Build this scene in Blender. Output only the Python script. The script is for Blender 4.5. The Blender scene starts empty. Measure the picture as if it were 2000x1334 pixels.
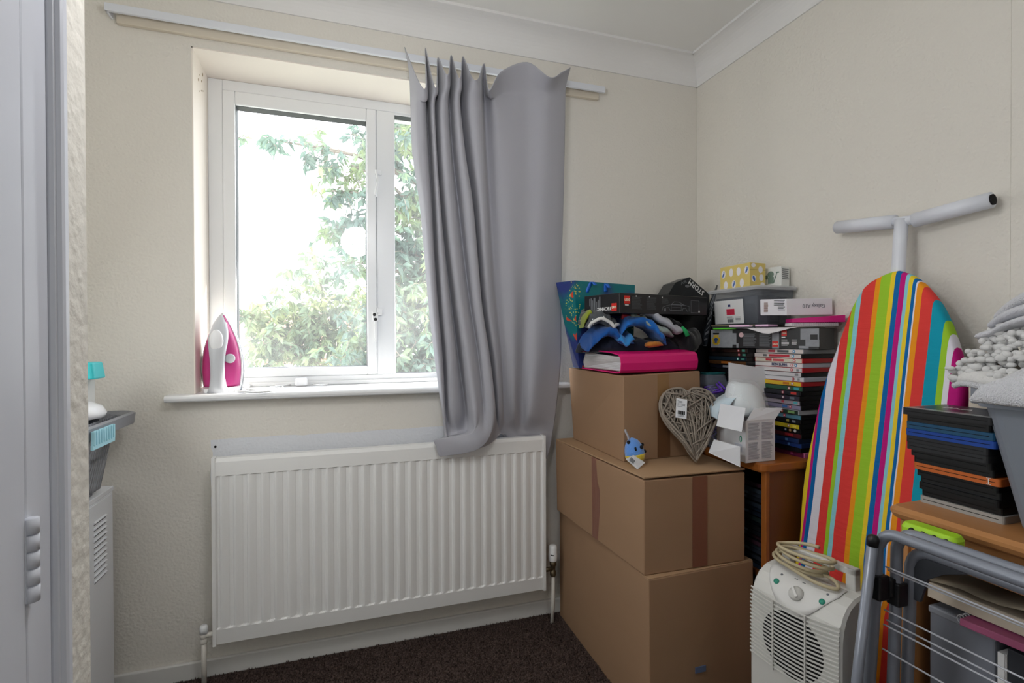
import bpy, math, random
from mathutils import Vector, Matrix, noise

S = bpy.context.scene
COL = S.collection
rnd = random.Random(7)

# ------------------------------------------------------------------ camera
cam_data = bpy.data.cameras.new('camera')
cam_data.sensor_width = 36.0
cam_data.lens = 36.0 * 1013.709 / 2000.0
cam_data.clip_start = 0.02
cam_data.clip_end = 300
cam = bpy.data.objects.new('camera', cam_data)
COL.objects.link(cam)
yaw, pit, rol = 0.32370752, 0.00841981, -0.00271609
_F = Vector((math.sin(yaw) * math.cos(pit), math.cos(yaw) * math.cos(pit), -math.sin(pit)))
_R0 = Vector((math.cos(yaw), -math.sin(yaw), 0))
_U0 = _R0.cross(_F)
_R = _R0 * math.cos(rol) + _U0 * math.sin(rol)
_U = -_R0 * math.sin(rol) + _U0 * math.cos(rol)
cam.matrix_world = Matrix(((_R.x, _U.x, -_F.x, 0), (_R.y, _U.y, -_F.y, 0), (_R.z, _U.z, -_F.z, 1.12), (0, 0, 0, 1)))
S.camera = cam

# ------------------------------------------------------------------ world, lights, exposure
S.view_settings.view_transform = 'Standard'
S.view_settings.look = 'None'
S.view_settings.gamma = 1.0
S.view_settings.use_curve_mapping = False
S.view_settings.exposure = 0.26
S.cycles.use_denoising = True
S.cycles.max_bounces = 8
S.cycles.diffuse_bounces = 5
S.cycles.transparent_max_bounces = 16
S.cycles.sample_clamp_indirect = 8.0

world = bpy.data.worlds.new('sky')
S.world = world
world.use_nodes = True
wn = world.node_tree
bg = wn.nodes['Background']
tc = wn.nodes.new('ShaderNodeTexCoord')
sep = wn.nodes.new('ShaderNodeSeparateXYZ')
rmp = wn.nodes.new('ShaderNodeValToRGB')
rmp.color_ramp.elements[0].position = 0.0
rmp.color_ramp.elements[0].color = (0.97, 0.98, 1.0, 1)
rmp.color_ramp.elements[1].position = 0.7
rmp.color_ramp.elements[1].color = (0.80, 0.90, 1.0, 1)
wn.links.new(tc.outputs['Generated'], sep.inputs[0])
wn.links.new(sep.outputs['Z'], rmp.inputs[0])
wn.links.new(rmp.outputs[0], bg.inputs['Color'])
bg.inputs['Strength'].default_value = 5.0

sun_data = bpy.data.lights.new('sun', 'SUN')
sun_data.energy = 16.0
sun_data.angle = math.radians(1.5)
sun_data.color = (1.0, 0.95, 0.86)
sun = bpy.data.objects.new('sun', sun_data)
COL.objects.link(sun)
sun.rotation_euler = Vector((-0.85, -0.275, -0.50)).to_track_quat('-Z', 'Y').to_euler()

# the room's own ceiling pendant, above the top of the picture
lamp_data = bpy.data.lights.new('pendant_bulb', 'POINT')
lamp_data.energy = 10.0
lamp_data.shadow_soft_size = 0.10
lamp_data.color = (0.99, 0.99, 1.0)
lamp = bpy.data.objects.new('pendant_bulb', lamp_data)
COL.objects.link(lamp)
lamp.location = (0.12, 0.76, 1.76)

# fill light added behind the viewer, with no real lamp there
rear_data = bpy.data.lights.new('rear_fill_light', 'AREA')
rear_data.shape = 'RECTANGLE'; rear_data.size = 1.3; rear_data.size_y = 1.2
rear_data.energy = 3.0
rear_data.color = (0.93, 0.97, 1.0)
rear = bpy.data.objects.new('rear_fill_light', rear_data)
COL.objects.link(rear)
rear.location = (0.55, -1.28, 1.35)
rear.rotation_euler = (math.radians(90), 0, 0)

# added fill light hidden in the left recess, brightens boxes and lower wall
side_data = bpy.data.lights.new('recess_fill_light', 'AREA')
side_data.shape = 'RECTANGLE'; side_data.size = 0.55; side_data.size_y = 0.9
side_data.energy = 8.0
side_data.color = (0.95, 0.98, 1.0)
side = bpy.data.objects.new('recess_fill_light', side_data)
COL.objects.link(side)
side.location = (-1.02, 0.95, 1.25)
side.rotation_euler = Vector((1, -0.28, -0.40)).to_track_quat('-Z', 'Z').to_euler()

# ------------------------------------------------------------------ materials
def lin(c):
    return c / 12.92 if c <= 0.04045 else ((c + 0.055) / 1.055) ** 2.4
def hexc(h):
    h = h.lstrip('#')
    return tuple(lin(int(h[i:i + 2], 16) / 255) for i in (0, 2, 4)) + (1.0,)
MATS = {}
def mat(name, col, rough=0.6, metal=0.0, bump=0.0, scale=60.0, detail=4.0, var=0.0, vscale=5.0, spec=0.4, trans=0.0, alpha=1.0, sheen=0.0, stretch=None, dist=0.004):
    if name in MATS:
        return MATS[name]
    m = bpy.data.materials.new(name)
    m.use_nodes = True
    nt = m.node_tree
    b = nt.nodes['Principled BSDF']
    c = hexc(col) if isinstance(col, str) else col
    b.inputs['Base Color'].default_value = c
    b.inputs['Roughness'].default_value = rough
    b.inputs['Metallic'].default_value = metal
    b.inputs['Specular IOR Level'].default_value = spec
    if trans:
        b.inputs['Transmission Weight'].default_value = trans
    if alpha < 1:
        b.inputs['Alpha'].default_value = alpha
    if sheen:
        b.inputs['Sheen Weight'].default_value = sheen
    t = nt.nodes.new('ShaderNodeTexCoord')
    src = t.outputs['Object']
    if stretch:
        mp = nt.nodes.new('ShaderNodeMapping')
        mp.inputs['Scale'].default_value = stretch
        nt.links.new(src, mp.inputs[0])
        src = mp.outputs[0]
    if bump:
        n = nt.nodes.new('ShaderNodeTexNoise')
        n.inputs['Scale'].default_value = scale
        n.inputs['Detail'].default_value = detail
        nt.links.new(src, n.inputs['Vector'])
        bp = nt.nodes.new('ShaderNodeBump')
        bp.inputs['Strength'].default_value = bump
        bp.inputs['Distance'].default_value = dist
        nt.links.new(n.outputs['Fac'], bp.inputs['Height'])
        nt.links.new(bp.outputs[0], b.inputs['Normal'])
    if var:
        n2 = nt.nodes.new('ShaderNodeTexNoise')
        n2.inputs['Scale'].default_value = vscale
        n2.inputs['Detail'].default_value = 5.0
        nt.links.new(src, n2.inputs['Vector'])
        mx = nt.nodes.new('ShaderNodeMix')
        mx.data_type = 'RGBA'
        mx.inputs[6].default_value = tuple(x * (1 - var) for x in c[:3]) + (1,)
        mx.inputs[7].default_value = tuple(min(1, x * (1 + var)) for x in c[:3]) + (1,)
        nt.links.new(n2.outputs['Fac'], mx.inputs[0])
        nt.links.new(mx.outputs[2], b.inputs['Base Color'])
    MATS[name] = m
    return m

def nodes(m):
    nt = m.node_tree
    return nt, nt.nodes['Principled BSDF']

# ------------------------------------------------------------------ geometry helpers
class G:
    """collects vertices and faces for one mesh"""
    def __init__(s):
        s.v = []; s.f = []
    def add(s, v, f):
        o = len(s.v)
        s.v += [Vector(p) for p in v]
        s.f += [tuple(i + o for i in q) for q in f]
        return s
    def hexa(s, b, t):
        return s.add(list(b) + list(t), [(3, 2, 1, 0), (4, 5, 6, 7), (0, 1, 5, 4), (1, 2, 6, 5), (2, 3, 7, 6), (3, 0, 4, 7)])
    def box(s, x0, x1, y0, y1, z0, z1):
        return s.hexa([(x0, y0, z0), (x1, y0, z0), (x1, y1, z0), (x0, y1, z0)], [(x0, y0, z1), (x1, y0, z1), (x1, y1, z1), (x0, y1, z1)])
    def obox(s, o, a, b, c):
        """box from corner o with edge vectors a, b, c"""
        o, a, b, c = map(Vector, (o, a, b, c))
        return s.hexa([o, o + a, o + a + b, o + b], [o + c, o + a + c, o + a + b + c, o + b + c])
    def prism(s, poly, vec):
        n = len(poly); vec = Vector(vec)
        p = [Vector(q) for q in poly]
        return s.add(p + [q + vec for q in p], [tuple(range(n - 1, -1, -1)), tuple(range(n, 2 * n))] + [(i, (i + 1) % n, n + (i + 1) % n, n + i) for i in range(n)])
    def tube(s, pts, r, n=10, closed=False, cap=True):
        P = [Vector(p) for p in pts]; m = len(P)
        rs = r if isinstance(r, (list, tuple)) else [r] * m
        vs = []; nrm = None
        for i in range(m):
            if closed:
                t = (P[(i + 1) % m] - P[i - 1]).normalized()
            else:
                t = (P[min(i + 1, m - 1)] - P[max(i - 1, 0)]).normalized()
            if nrm is None:
                nrm = t.orthogonal().normalized()
            else:
                nrm = (nrm - t * nrm.dot(t))
                nrm = nrm.normalized() if nrm.length > 1e-6 else t.orthogonal().normalized()
            bi = t.cross(nrm)
            vs += [P[i] + (nrm * math.cos(2 * math.pi * k / n) + bi * math.sin(2 * math.pi * k / n)) * rs[i] for k in range(n)]
        fs = []
        for i in range(m if closed else m - 1):
            j = (i + 1) % m
            fs += [(i * n + k, i * n + (k + 1) % n, j * n + (k + 1) % n, j * n + k) for k in range(n)]
        if cap and not closed:
            fs += [tuple(range(n - 1, -1, -1)), tuple((m - 1) * n + k for k in range(n))]
        return s.add(vs, fs)
    def lathe(s, prof, n=24, c=(0, 0, 0), ax=(0, 0, 1)):
        c = Vector(c); ax = Vector(ax).normalized()
        a = ax.orthogonal().normalized(); b = ax.cross(a)
        vs = []
        for r, h in prof:
            vs += [c + ax * h + (a * math.cos(2 * math.pi * k / n) + b * math.sin(2 * math.pi * k / n)) * r for k in range(n)]
        m = len(prof)
        fs = [(i * n + k, i * n + (k + 1) % n, (i + 1) * n + (k + 1) % n, (i + 1) * n + k) for i in range(m - 1) for k in range(n)]
        fs += [tuple(range(n - 1, -1, -1)), tuple((m - 1) * n + k for k in range(n))]
        return s.add(vs, fs)
    def disc(s, c, nrm, r, th=0.001, n=20):
        return s.lathe([(r, 0), (r, th)], n, c, nrm)
    def grid(s, rows, closed=False):
        m = len(rows); n = len(rows[0])
        vs = [p for r in rows for p in r]
        k = n if closed else n - 1
        return s.add(vs, [(i * n + j, i * n + (j + 1) % n, (i + 1) * n + (j + 1) % n, (i + 1) * n + j) for i in range(m - 1) for j in range(k)])
    def loft(s, rows):
        """closed rings, capped"""
        n = len(rows[0]); m = len(rows); o = len(s.v)
        s.grid(rows, True)
        s.f.append(tuple(o + k for k in range(n - 1, -1, -1)))
        s.f.append(tuple(o + (m - 1) * n + k for k in range(n)))
        return s
    def ball(s, c, r, nu=14, nv=9):
        r = Vector(r) if isinstance(r, (tuple, list, Vector)) else Vector((r, r, r)); c = Vector(c)
        vs = []
        for i in range(1, nv):
            a = math.pi * i / nv
            vs += [c + Vector((r.x * math.sin(a) * math.cos(2 * math.pi * k / nu), r.y * math.sin(a) * math.sin(2 * math.pi * k / nu), r.z * math.cos(a))) for k in range(nu)]
        vs += [c + Vector((0, 0, r.z)), c - Vector((0, 0, r.z))]
        t = len(vs) - 2
        fs = [(i * nu + k, (i + 1) * nu + k, (i + 1) * nu + (k + 1) % nu, i * nu + (k + 1) % nu) for i in range(nv - 2) for k in range(nu)]
        fs += [(t, k, (k + 1) % nu) for k in range(nu)] + [(t + 1, (nv - 2) * nu + (k + 1) % nu, (nv - 2) * nu + k) for k in range(nu)]
        return s.add(vs, fs)
    def xf(s, M):
        s.v = [M @ p for p in s.v]
        return s

def place(o):
    p = Vector((0, 0, 0)); q = o
    while q:
        p += q.location; q = q.parent
    return p
def put(name, g, m, parent=None, smooth=False, bevel=0.0, solid=0.0, sub=0, seg=2, mods=True, origin=None):
    me = bpy.data.meshes.new(name)
    off = place(parent) if parent else Vector(origin) if origin else Vector((0, 0, 0))
    me.from_pydata([tuple(p - off) for p in g.v], [], g.f)
    me.update()
    o = bpy.data.objects.new(name, me)
    if m:
        me.materials.append(m)
    COL.objects.link(o)
    if parent:
        o.parent = parent
    elif origin:
        o.location = origin
    if smooth:
        me.polygons.foreach_set('use_smooth', [True] * len(me.polygons))
    if solid:
        d = o.modifiers.new('solid', 'SOLIDIFY'); d.thickness = solid; d.offset = 0.0
    if bevel:
        d = o.modifiers.new('bevel', 'BEVEL'); d.width = bevel; d.segments = seg; d.limit_method = 'ANGLE'; d.angle_limit = math.radians(40)
    if sub:
        d = o.modifiers.new('sub', 'SUBSURF'); d.levels = sub; d.render_levels = sub
    return o
def tag(o, label, cat, group=None, kind=None):
    o['label'] = label; o['category'] = cat
    if group: o['group'] = group
    if kind: o['kind'] = kind
    return o
def thing(name, loc, label, cat, group=None, kind=None):
    o = bpy.data.objects.new(name, None)
    o.empty_display_size = 0.05
    COL.objects.link(o); o.location = loc
    return tag(o, label, cat, group, kind)
def struct(name, g, m, label, cat, bevel=0.0, smooth=False):
    o = put(name, g, m, None, smooth, bevel)
    return tag(o, label, cat, None, 'structure')
def text(name, s, size, m, parent, o, right, up, out=0.0006, depth=0.0004, align='LEFT', squash=1.0, bold=0.0):
    c = bpy.data.curves.new('t', 'FONT'); c.body = s; c.size = size; c.extrude = depth; c.align_x = align; c.offset = bold
    c.resolution_u = 2
    ob = bpy.data.objects.new('t', c)
    me = bpy.data.meshes.new_from_object(ob)
    bpy.data.objects.remove(ob); bpy.data.curves.remove(c)
    r = Vector(right).normalized(); u = Vector(up); u = (u - r * u.dot(r)).normalized(); n = r.cross(u)
    g = G(); o = Vector(o)
    g.v = [o + r * v.co.x * squash + u * v.co.y + n * (out + v.co.z) for v in me.vertices]
    g.f = [tuple(p.vertices) for p in me.polygons]
    bpy.data.meshes.remove(me)
    return put(name, g, m, parent)
def patch(g, o, right, up, x0, x1, y0, y1, out=0.0008, th=0.0006):
    """thin printed rectangle in the plane (o, right, up)"""
    r = Vector(right).normalized(); u = Vector(up); u = (u - r * u.dot(r)).normalized(); n = r.cross(u)
    p = Vector(o) + n * (out - th)
    g.obox(p + r * x0 + u * y0, r * (x1 - x0), u * (y1 - y0), n * th)
    return g
def lines(g, o, right, up, x0, x1, y0, y1, n, fill=0.45, out=0.0009, rag=0.25, sd=1):
    """rows of small print shown as thin bars"""
    q = random.Random(sd); h = (y1 - y0) / n
    for i in range(n):
        w = (x1 - x0) * (1 - q.random() * rag)
        patch(g, o, right, up, x0, x0 + w, y1 - (i + fill) * h, y1 - i * h, out)
    return g
def cr(p, k):
    """Catmull-Rom through the points p, k steps a span"""
    P = [Vector(a) for a in p]; out = []
    for i in range(len(P) - 1):
        a, b, c, d = P[max(i - 1, 0)], P[i], P[i + 1], P[min(i + 2, len(P) - 1)]
        for j in range(k):
            t = j / k
            out.append(0.5 * ((2 * b) + (c - a) * t + (2 * a - 5 * b + 4 * c - d) * t * t + (3 * b - a - 3 * c + d) * t ** 3))
    out.append(P[-1])
    return out
def nz(p, sc, sd=0.0):
    return noise.noise(Vector(p) * sc + Vector((sd, sd * 1.7, -sd)))

# ------------------------------------------------------------------ the room
D = 1.947            # inner face of the window wall
XR = 1.53            # inner face of the right wall
ZC = 2.33            # ceiling
RX0, RX1, RZ0, RZ1 = -0.449, 0.82, 0.915, 2.073   # window opening

def wall_mat(name, col, scale, strength, dist, patchy=False):
    m = mat(name, col, rough=0.75, spec=0.25)
    nt, b = nodes(m)
    t = nt.nodes.new('ShaderNodeTexCoord')
    n = nt.nodes.new('ShaderNodeTexNoise'); n.inputs['Scale'].default_value = scale; n.inputs['Detail'].default_value = 3.0
    v = nt.nodes.new('ShaderNodeTexVoronoi'); v.inputs['Scale'].default_value = scale * 0.9; v.feature = 'SMOOTH_F1'
    nt.links.new(t.outputs['Object'], n.inputs['Vector']); nt.links.new(t.outputs['Object'], v.inputs['Vector'])
    a = nt.nodes.new('ShaderNodeMath'); a.operation = 'SUBTRACT'
    nt.links.new(n.outputs['Fac'], a.inputs[0]); nt.links.new(v.outputs['Distance'], a.inputs[1])
    bp = nt.nodes.new('ShaderNodeBump'); bp.inputs['Strength'].default_value = strength; bp.inputs['Distance'].default_value = dist
    nt.links.new(a.outputs[0], bp.inputs['Height']); nt.links.new(bp.outputs[0], b.inputs['Normal'])
    if patchy:
        # the strip above the radiator that kept its old bluish white paint
        sp = nt.nodes.new('ShaderNodeSeparateXYZ'); nt.links.new(t.outputs['Object'], sp.inputs[0])
        w = nt.nodes.new('ShaderNodeTexNoise'); w.inputs['Scale'].default_value = 14.0
        nt.links.new(t.outputs['Object'], w.inputs['Vector'])
        def rng(sock, lo, hi, wob):
            q = nt.nodes.new('ShaderNodeMath'); q.operation = 'MULTIPLY_ADD'; q.inputs[1].default_value = wob
            nt.links.new(w.outputs['Fac'], q.inputs[0]); nt.links.new(sock, q.inputs[2])
            c = nt.nodes.new('ShaderNodeMath'); c.operation = 'COMPARE'
            c.inputs[1].default_value = (lo + hi) / 2 + wob / 2; c.inputs[2].default_value = (hi - lo) / 2
            nt.links.new(q.outputs[0], c.inputs[0]); return c.outputs[0]
        k = nt.nodes.new('ShaderNodeMath'); k.operation = 'MULTIPLY'
        nt.links.new(rng(sp.outputs['X'], -0.40, 0.80, 0.03), k.inputs[0]); nt.links.new(rng(sp.outputs['Z'], 0.56, 0.782, 0.012), k.inputs[1])
        mx = nt.nodes.new('ShaderNodeMix'); mx.data_type = 'RGBA'
        mx.inputs[6].default_value = b.inputs['Base Color'].default_value; mx.inputs[7].default_value = hexc('#dcdee3')
        nt.links.new(k.outputs[0], mx.inputs[0]); nt.links.new(mx.outputs[2], b.inputs['Base Color'])
    return m
CREAM = '#e0dcd4'
m_wallw = wall_mat('cream_textured_paper', CREAM, 130, 0.32, 0.004, True)
m_wallr = wall_mat('cream_textured_paper_right', '#e0dcd3', 120, 0.42, 0.004)
m_walll = wall_mat('cream_blown_vinyl', '#dfdbd2', 95, 0.4, 0.004)
m_reveal = mat('reveal_paint', '#efe7de', rough=0.6, bump=0.05, scale=40)
m_ceil = mat('ceiling_paint', '#e6e5e2', rough=0.85, bump=0.08, scale=25, var=0.02, vscale=3)
m_cove = mat('coving_paint', '#e6e5e4', rough=0.6)
m_gloss = mat('white_gloss_paint', '#d3d6df', rough=0.28, bump=0.06, scale=30, stretch=(1, 1, 0.15))
m_skirt = mat('skirting_paint', '#dcdbd8', rough=0.4, bump=0.15, scale=35, var=0.05, vscale=18)
m_upvc = mat('white_upvc', '#eef0f2', rough=0.25)
m_dark = mat('dark_void', '#0b0b0c', rough=0.9)

def carpet():
    m = mat('brown_carpet', '#3a302d', rough=0.95, spec=0.05, bump=0.8, scale=260, detail=3, dist=0.01)
    nt, b = nodes(m)
    t = nt.nodes.new('ShaderNodeTexCoord')
    n = nt.nodes.new('ShaderNodeTexNoise'); n.inputs['Scale'].default_value = 170; n.inputs['Detail'].default_value = 4
    r = nt.nodes.new('ShaderNodeValToRGB')
    r.color_ramp.elements[0].position = 0.3; r.color_ramp.elements[0].color = hexc('#352b29')
    r.color_ramp.elements[1].position = 0.75; r.color_ramp.elements[1].color = hexc('#7c6a64')
    nt.links.new(t.outputs['Object'], n.inputs['Vector']); nt.links.new(n.outputs['Fac'], r.inputs[0]); nt.links.new(r.outputs[0], b.inputs['Base Color'])
    return m
m_carpet = carpet()
struct('floor', G().box(-1.15, XR, -1.3, D, -0.08, 0), m_carpet, 'dark brown carpeted floor', 'floor')
# pile of the carpet where it shows between the radiator and the boxes
g = G()
for i in range(26000):
    x = rnd.uniform(-0.66, 0.83); y = rnd.uniform(1.36, D - 0.016)
    h = rnd.uniform(0.004, 0.011); a = rnd.uniform(0, 6.283); w = 0.0022
    dx, dy = math.cos(a) * w, math.sin(a) * w; lx, ly = rnd.uniform(-0.004, 0.004), rnd.uniform(-0.004, 0.004)
    o = len(g.v)
    g.v += [Vector((x - dx, y - dy, -0.001)), Vector((x + dx, y + dy, -0.001)), Vector((x + lx + dx * 0.5, y + ly + dy * 0.5, h)), Vector((x + lx - dx * 0.5, y + ly - dy * 0.5, h))]
    g.f.append((o, o + 1, o + 2, o + 3))
tag(put('carpet_pile', g, m_carpet), 'tufted pile of the dark brown carpet below the radiator', 'carpet', None, 'stuff')

struct('ceiling', G().box(-1.15, XR + 0.1, -1.4, 2.25, ZC, ZC + 0.1), m_ceil, 'off-white painted ceiling', 'ceiling')
g = G()
g.box(-1.15, RX0, D, 2.25, 0, ZC); g.box(RX1, XR + 0.1, D, 2.25, 0, ZC)
g.box(RX0, RX1, D, 2.25, 0, RZ0); g.box(RX0, RX1, D, 2.25, RZ1, ZC)
struct('wall_window', g, m_wallw, 'cream papered wall with the window in it', 'wall')
# smooth plaster lining of the opening
g = G()
t = 0.004
g.box(RX0, RX0 + t, D + 0.001, 2.249, RZ0, RZ1); g.box(RX1 - t, RX1, D + 0.001, 2.249, RZ0, RZ1); g.box(RX0, RX1, D + 0.001, 2.249, RZ1 - t, RZ1)
struct('trim_1', g, m_reveal, 'smooth cream plaster reveal round the window', 'window reveal')
struct('wall_right', G().box(XR, XR + 0.1, -1.4, D, 0, ZC), m_wallr, 'cream papered wall on the right with fine texture', 'wall')
# raised paper seam on the right wall
tag(put('trim_2', G().box(XR - 0.0012, XR, 0.8012, 0.8042, 0.0, 2.237), m_wallr), 'thin vertical paper seam on the right wall', 'wallpaper seam', None, 'structure')
struct('wall_recess', G().box(-1.15, -1.05, 0.627, D, 0, ZC), m_wallr, 'cream papered wall of the recess behind the locker', 'wall')
struct('wall_back', G().box(-0.26, XR, -1.4, -1.3, 0, ZC), m_wallr, 'cream papered wall behind the viewer', 'wall')

# coving, a concave quarter round
def cove(fn, a, b):
    prof = [(0.0, 2.232), (0.006, 2.232)] + [(0.088 - 0.082 * math.cos(t), 2.238 + 0.082 * math.sin(t)) for t in [i * math.pi / 20 for i in range(11)]] + [(0.095, 2.32), (0.095, ZC)]
    g = G(); g.grid([[fn(a, d, z) for d, z in prof], [fn(b, d, z) for d, z in prof]])
    return g
struct('trim_3', cove(lambda s, d, z: (s, D - d, z), -1.05, XR), m_cove, 'white coving along the top of the window wall', 'coving', 0, False)
struct('trim_4', cove(lambda s, d, z: (XR - d, s, z), -1.3, D), m_cove, 'white coving along the top of the right wall', 'coving', 0, False)

# skirting
g = G().box(-1.05, XR, D - 0.014, D, 0, 0.058)
struct('baseboard_window', g, m_skirt, 'scuffed white skirting board under the radiator', 'skirting board', 0.004)

# left wall with the door, close to the viewer
LX = -0.235
struct('wall_left', G().box(-1.15, LX, -1.3, 0.625, 0, ZC), m_walll, 'thickly textured cream wall end beside the door frame', 'wall', 0.004)
y1, y2, y3 = 0.4984, 0.5373, 0.5639
struct('trim_5', G().box(LX, LX + 0.010, y2, y3, 0, ZC).box(LX, LX + 0.014, y2 + 0.003, y2 + 0.014, 0, ZC), m_gloss, 'glossy white moulded architrave of the door at left', 'architrave', 0.004)
struct('trim_6', G().box(LX, LX + 0.005, y1 + 0.0015, y2, 0, ZC), m_gloss, 'glossy white door lining at left', 'door lining', 0.002)
dr = struct('door_1', G().box(LX, LX + 0.006, -0.24, y1, 0, ZC), m_gloss, 'glossy white painted door at the left edge', 'door', 0.002)
hz0, hz1 = 0.9145, 0.9808
g = G(); hh = (hz1 - hz0) / 5
for i in range(5):
    g.lathe([(0.0022, hz0 + i * hh), (0.0052, hz0 + i * hh + 0.0006), (0.0052, hz0 + (i + 1) * hh - 0.0008), (0.0022, hz0 + (i + 1) * hh - 0.0002)], 16, (LX + 0.0075, y1 + 0.0035, 0))
h = put('hinge', g, m_gloss, dr, True, 0)
put('hinge_leaf', G().box(LX + 0.004, LX + 0.0068, y1 - 0.002, y1 + 0.009, hz0 + 0.001, hz1 - 0.001), m_gloss, h)

# ------------------------------------------------------------------ window
YF = 2.15
xs0, zs1 = -0.3974, 2.0310
xg0, zg1 = -0.3549, 1.9805
xg1, zg0 = 0.1120, 1.0061
xs1, zs0 = 0.1498, 0.9721
xm1 = 0.2221
zp1, zp0 = 2.0230, 0.9736
FZ0 = 0.937
win = thing('window_1', (0.18, YF, FZ0), 'white plastic two-pane window with an opening left sash', 'window', None, 'structure')
g = G()
xr_in = RX1 - 0.045
def bar(g, x0, x1, z0, z1, ya=YF, yb=YF + 0.065):
    g.box(x0, x1, ya, yb, z0, z1)
bar(g, RX0 + 0.004, xs0, FZ0, RZ1 - 0.004); bar(g, xr_in, RX1 - 0.004, FZ0, RZ1 - 0.004)
bar(g, xs0, xr_in, zs1, RZ1 - 0.004); bar(g, xs0, xr_in, FZ0, zs0)
bar(g, xs1, xm1, zs0, zs1)
put('frame', g, m_upvc, win, False, 0.003)
# small stepped moulding on the bottom rail
put('sill_bead', G().box(xs0 - 0.02, xr_in, YF - 0.012, YF, FZ0, FZ0 + 0.016), m_upvc, win, False, 0.004)
g = G()
bar(g, xs0 + 0.001, xg0, zs0 + 0.001, zs1 - 0.002, YF - 0.008, YF + 0.05); bar(g, xg1, xs1 - 0.001, zs0 + 0.001, zs1 - 0.002, YF - 0.008, YF + 0.05)
bar(g, xg0, xg1, zg1, zs1 - 0.002, YF - 0.008, YF + 0.05); bar(g, xg0, xg1, zs0 + 0.001, zg0, YF - 0.008, YF + 0.05)
sash = put('sash', g, m_upvc, win, False, 0.004)
m_spacer = mat('dark_spacer', '#3a3d42', rough=0.5)
def ring(x0, x1, z0, z1, w, ya, yb):
    g = G(); g.box(x0, x0 + w, ya, yb, z0, z1); g.box(x1 - w, x1, ya, yb, z0, z1); g.box(x0 + w, x1 - w, ya, yb, z1 - w, z1); g.box(x0 + w, x1 - w, ya, yb, z0, z0 + w); return g
put('gasket', ring(xg0 - .001, xg1 + .001, zg0 - .001, zg1 + .001, 0.0022, YF + 0.004, YF + 0.049), m_spacer, sash)
put('gasket', ring(xm1 - .001, xr_in + .001, zp0 - .001, zp1 + .001, 0.0022, YF + 0.008, YF + 0.049), m_spacer, win)
bar2 = G(); bar(bar2, xm1 - 0.001, xr_in, zp1, zs1 + 0.002, YF + 0.004); bar(bar2, xm1 - 0.001, xr_in, zs0, zp0, YF + 0.004)
put('glazing_bead', bar2, m_upvc, win, False, 0.003)

def glass_mat():
    m = bpy.data.materials.new('veiled_glass'); m.use_nodes = True
    nt = m.node_tree; nt.nodes.remove(nt.nodes['Principled BSDF']); out = nt.nodes['Material Output']
    tr = nt.nodes.new('ShaderNodeBsdfTransparent'); gl = nt.nodes.new('ShaderNodeBsdfGlossy'); gl.inputs['Roughness'].default_value = 0.02
    tl = nt.nodes.new('ShaderNodeBsdfTranslucent'); tl.inputs['Color'].default_value = (1, 1, 1, 1)  # white translucent share added as a haze over the view outside
    n = nt.nodes.new('ShaderNodeTexNoise'); n.inputs['Scale'].default_value = 3.5; n.inputs['Detail'].default_value = 3
    t = nt.nodes.new('ShaderNodeTexCoord'); nt.links.new(t.outputs['Object'], n.inputs['Vector'])
    mr = nt.nodes.new('ShaderNodeMapRange'); mr.inputs['From Min'].default_value = 0.35; mr.inputs['From Max'].default_value = 0.7
    mr.inputs['To Min'].default_value = 0.06; mr.inputs['To Max'].default_value = 0.14
    nt.links.new(n.outputs['Fac'], mr.inputs['Value'])
    a = nt.nodes.new('ShaderNodeMixShader'); nt.links.new(mr.outputs[0], a.inputs[0]); nt.links.new(tr.outputs[0], a.inputs[1]); nt.links.new(tl.outputs[0], a.inputs[2])
    b = nt.nodes.new('ShaderNodeMixShader'); b.inputs[0].default_value = 0.04; nt.links.new(a.outputs[0], b.inputs[1]); nt.links.new(gl.outputs[0], b.inputs[2])
    nt.links.new(b.outputs[0], out.inputs['Surface'])
    return m
m_glass = glass_mat()
def pane(x0, x1, z0, z1, y, par):
    return put('pane', G().add([(x0, y, z0), (x1, y, z0), (x1, y, z1), (x0, y, z1)], [(0, 1, 2, 3)]), m_glass, par)
pane(xg0, xg1, zg0, zg1, YF + 0.047, sash)
pane(xm1, xr_in, zp0, zp1, YF + 0.047, win)
# stays on the meeting stile
m_screw = mat('screw_hole', '#2b2b2d', rough=0.6)
hx, hzv = 0.1490, 1.7822
g = G().box(hx - 0.006, hx + 0.02, YF - 0.018, YF - 0.008, hzv - 0.012, hzv + 0.006)
g.tube([(hx - 0.002, YF - 0.022, hzv + 0.002), (hx + 0.004, YF - 0.03, hzv - 0.04), (hx - 0.006, YF - 0.032, hzv - 0.098), (hx - 0.001, YF - 0.024, hzv - 0.104), (hx + 0.004, YF - 0.02, hzv - 0.05)], 0.0042, 8)
put('window_stay', g, m_upvc, win, False, 0.0015)
hx, hzv = 0.1423, 1.2063
g = G().box(hx - 0.012, hx + 0.012, YF - 0.016, YF - 0.008, hzv - 0.022, hzv + 0.016).box(hx + 0.006, hx + 0.028, YF - 0.016, YF - 0.004, hzv + 0.004, hzv + 0.03).box(hx - 0.004, hx + 0.006, YF - 0.022, YF - 0.008, hzv - 0.105, hzv - 0.02)
lk = put('window_lock', g, m_upvc, win, False, 0.002)
put('lock_hole', G().disc((hx - 0.004, YF - 0.016, hzv + 0.005), (0, -1, 0), 0.0065).disc((hx, YF - 0.016, hzv - 0.014), (0, -1, 0), 0.0065), m_screw, lk)

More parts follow.
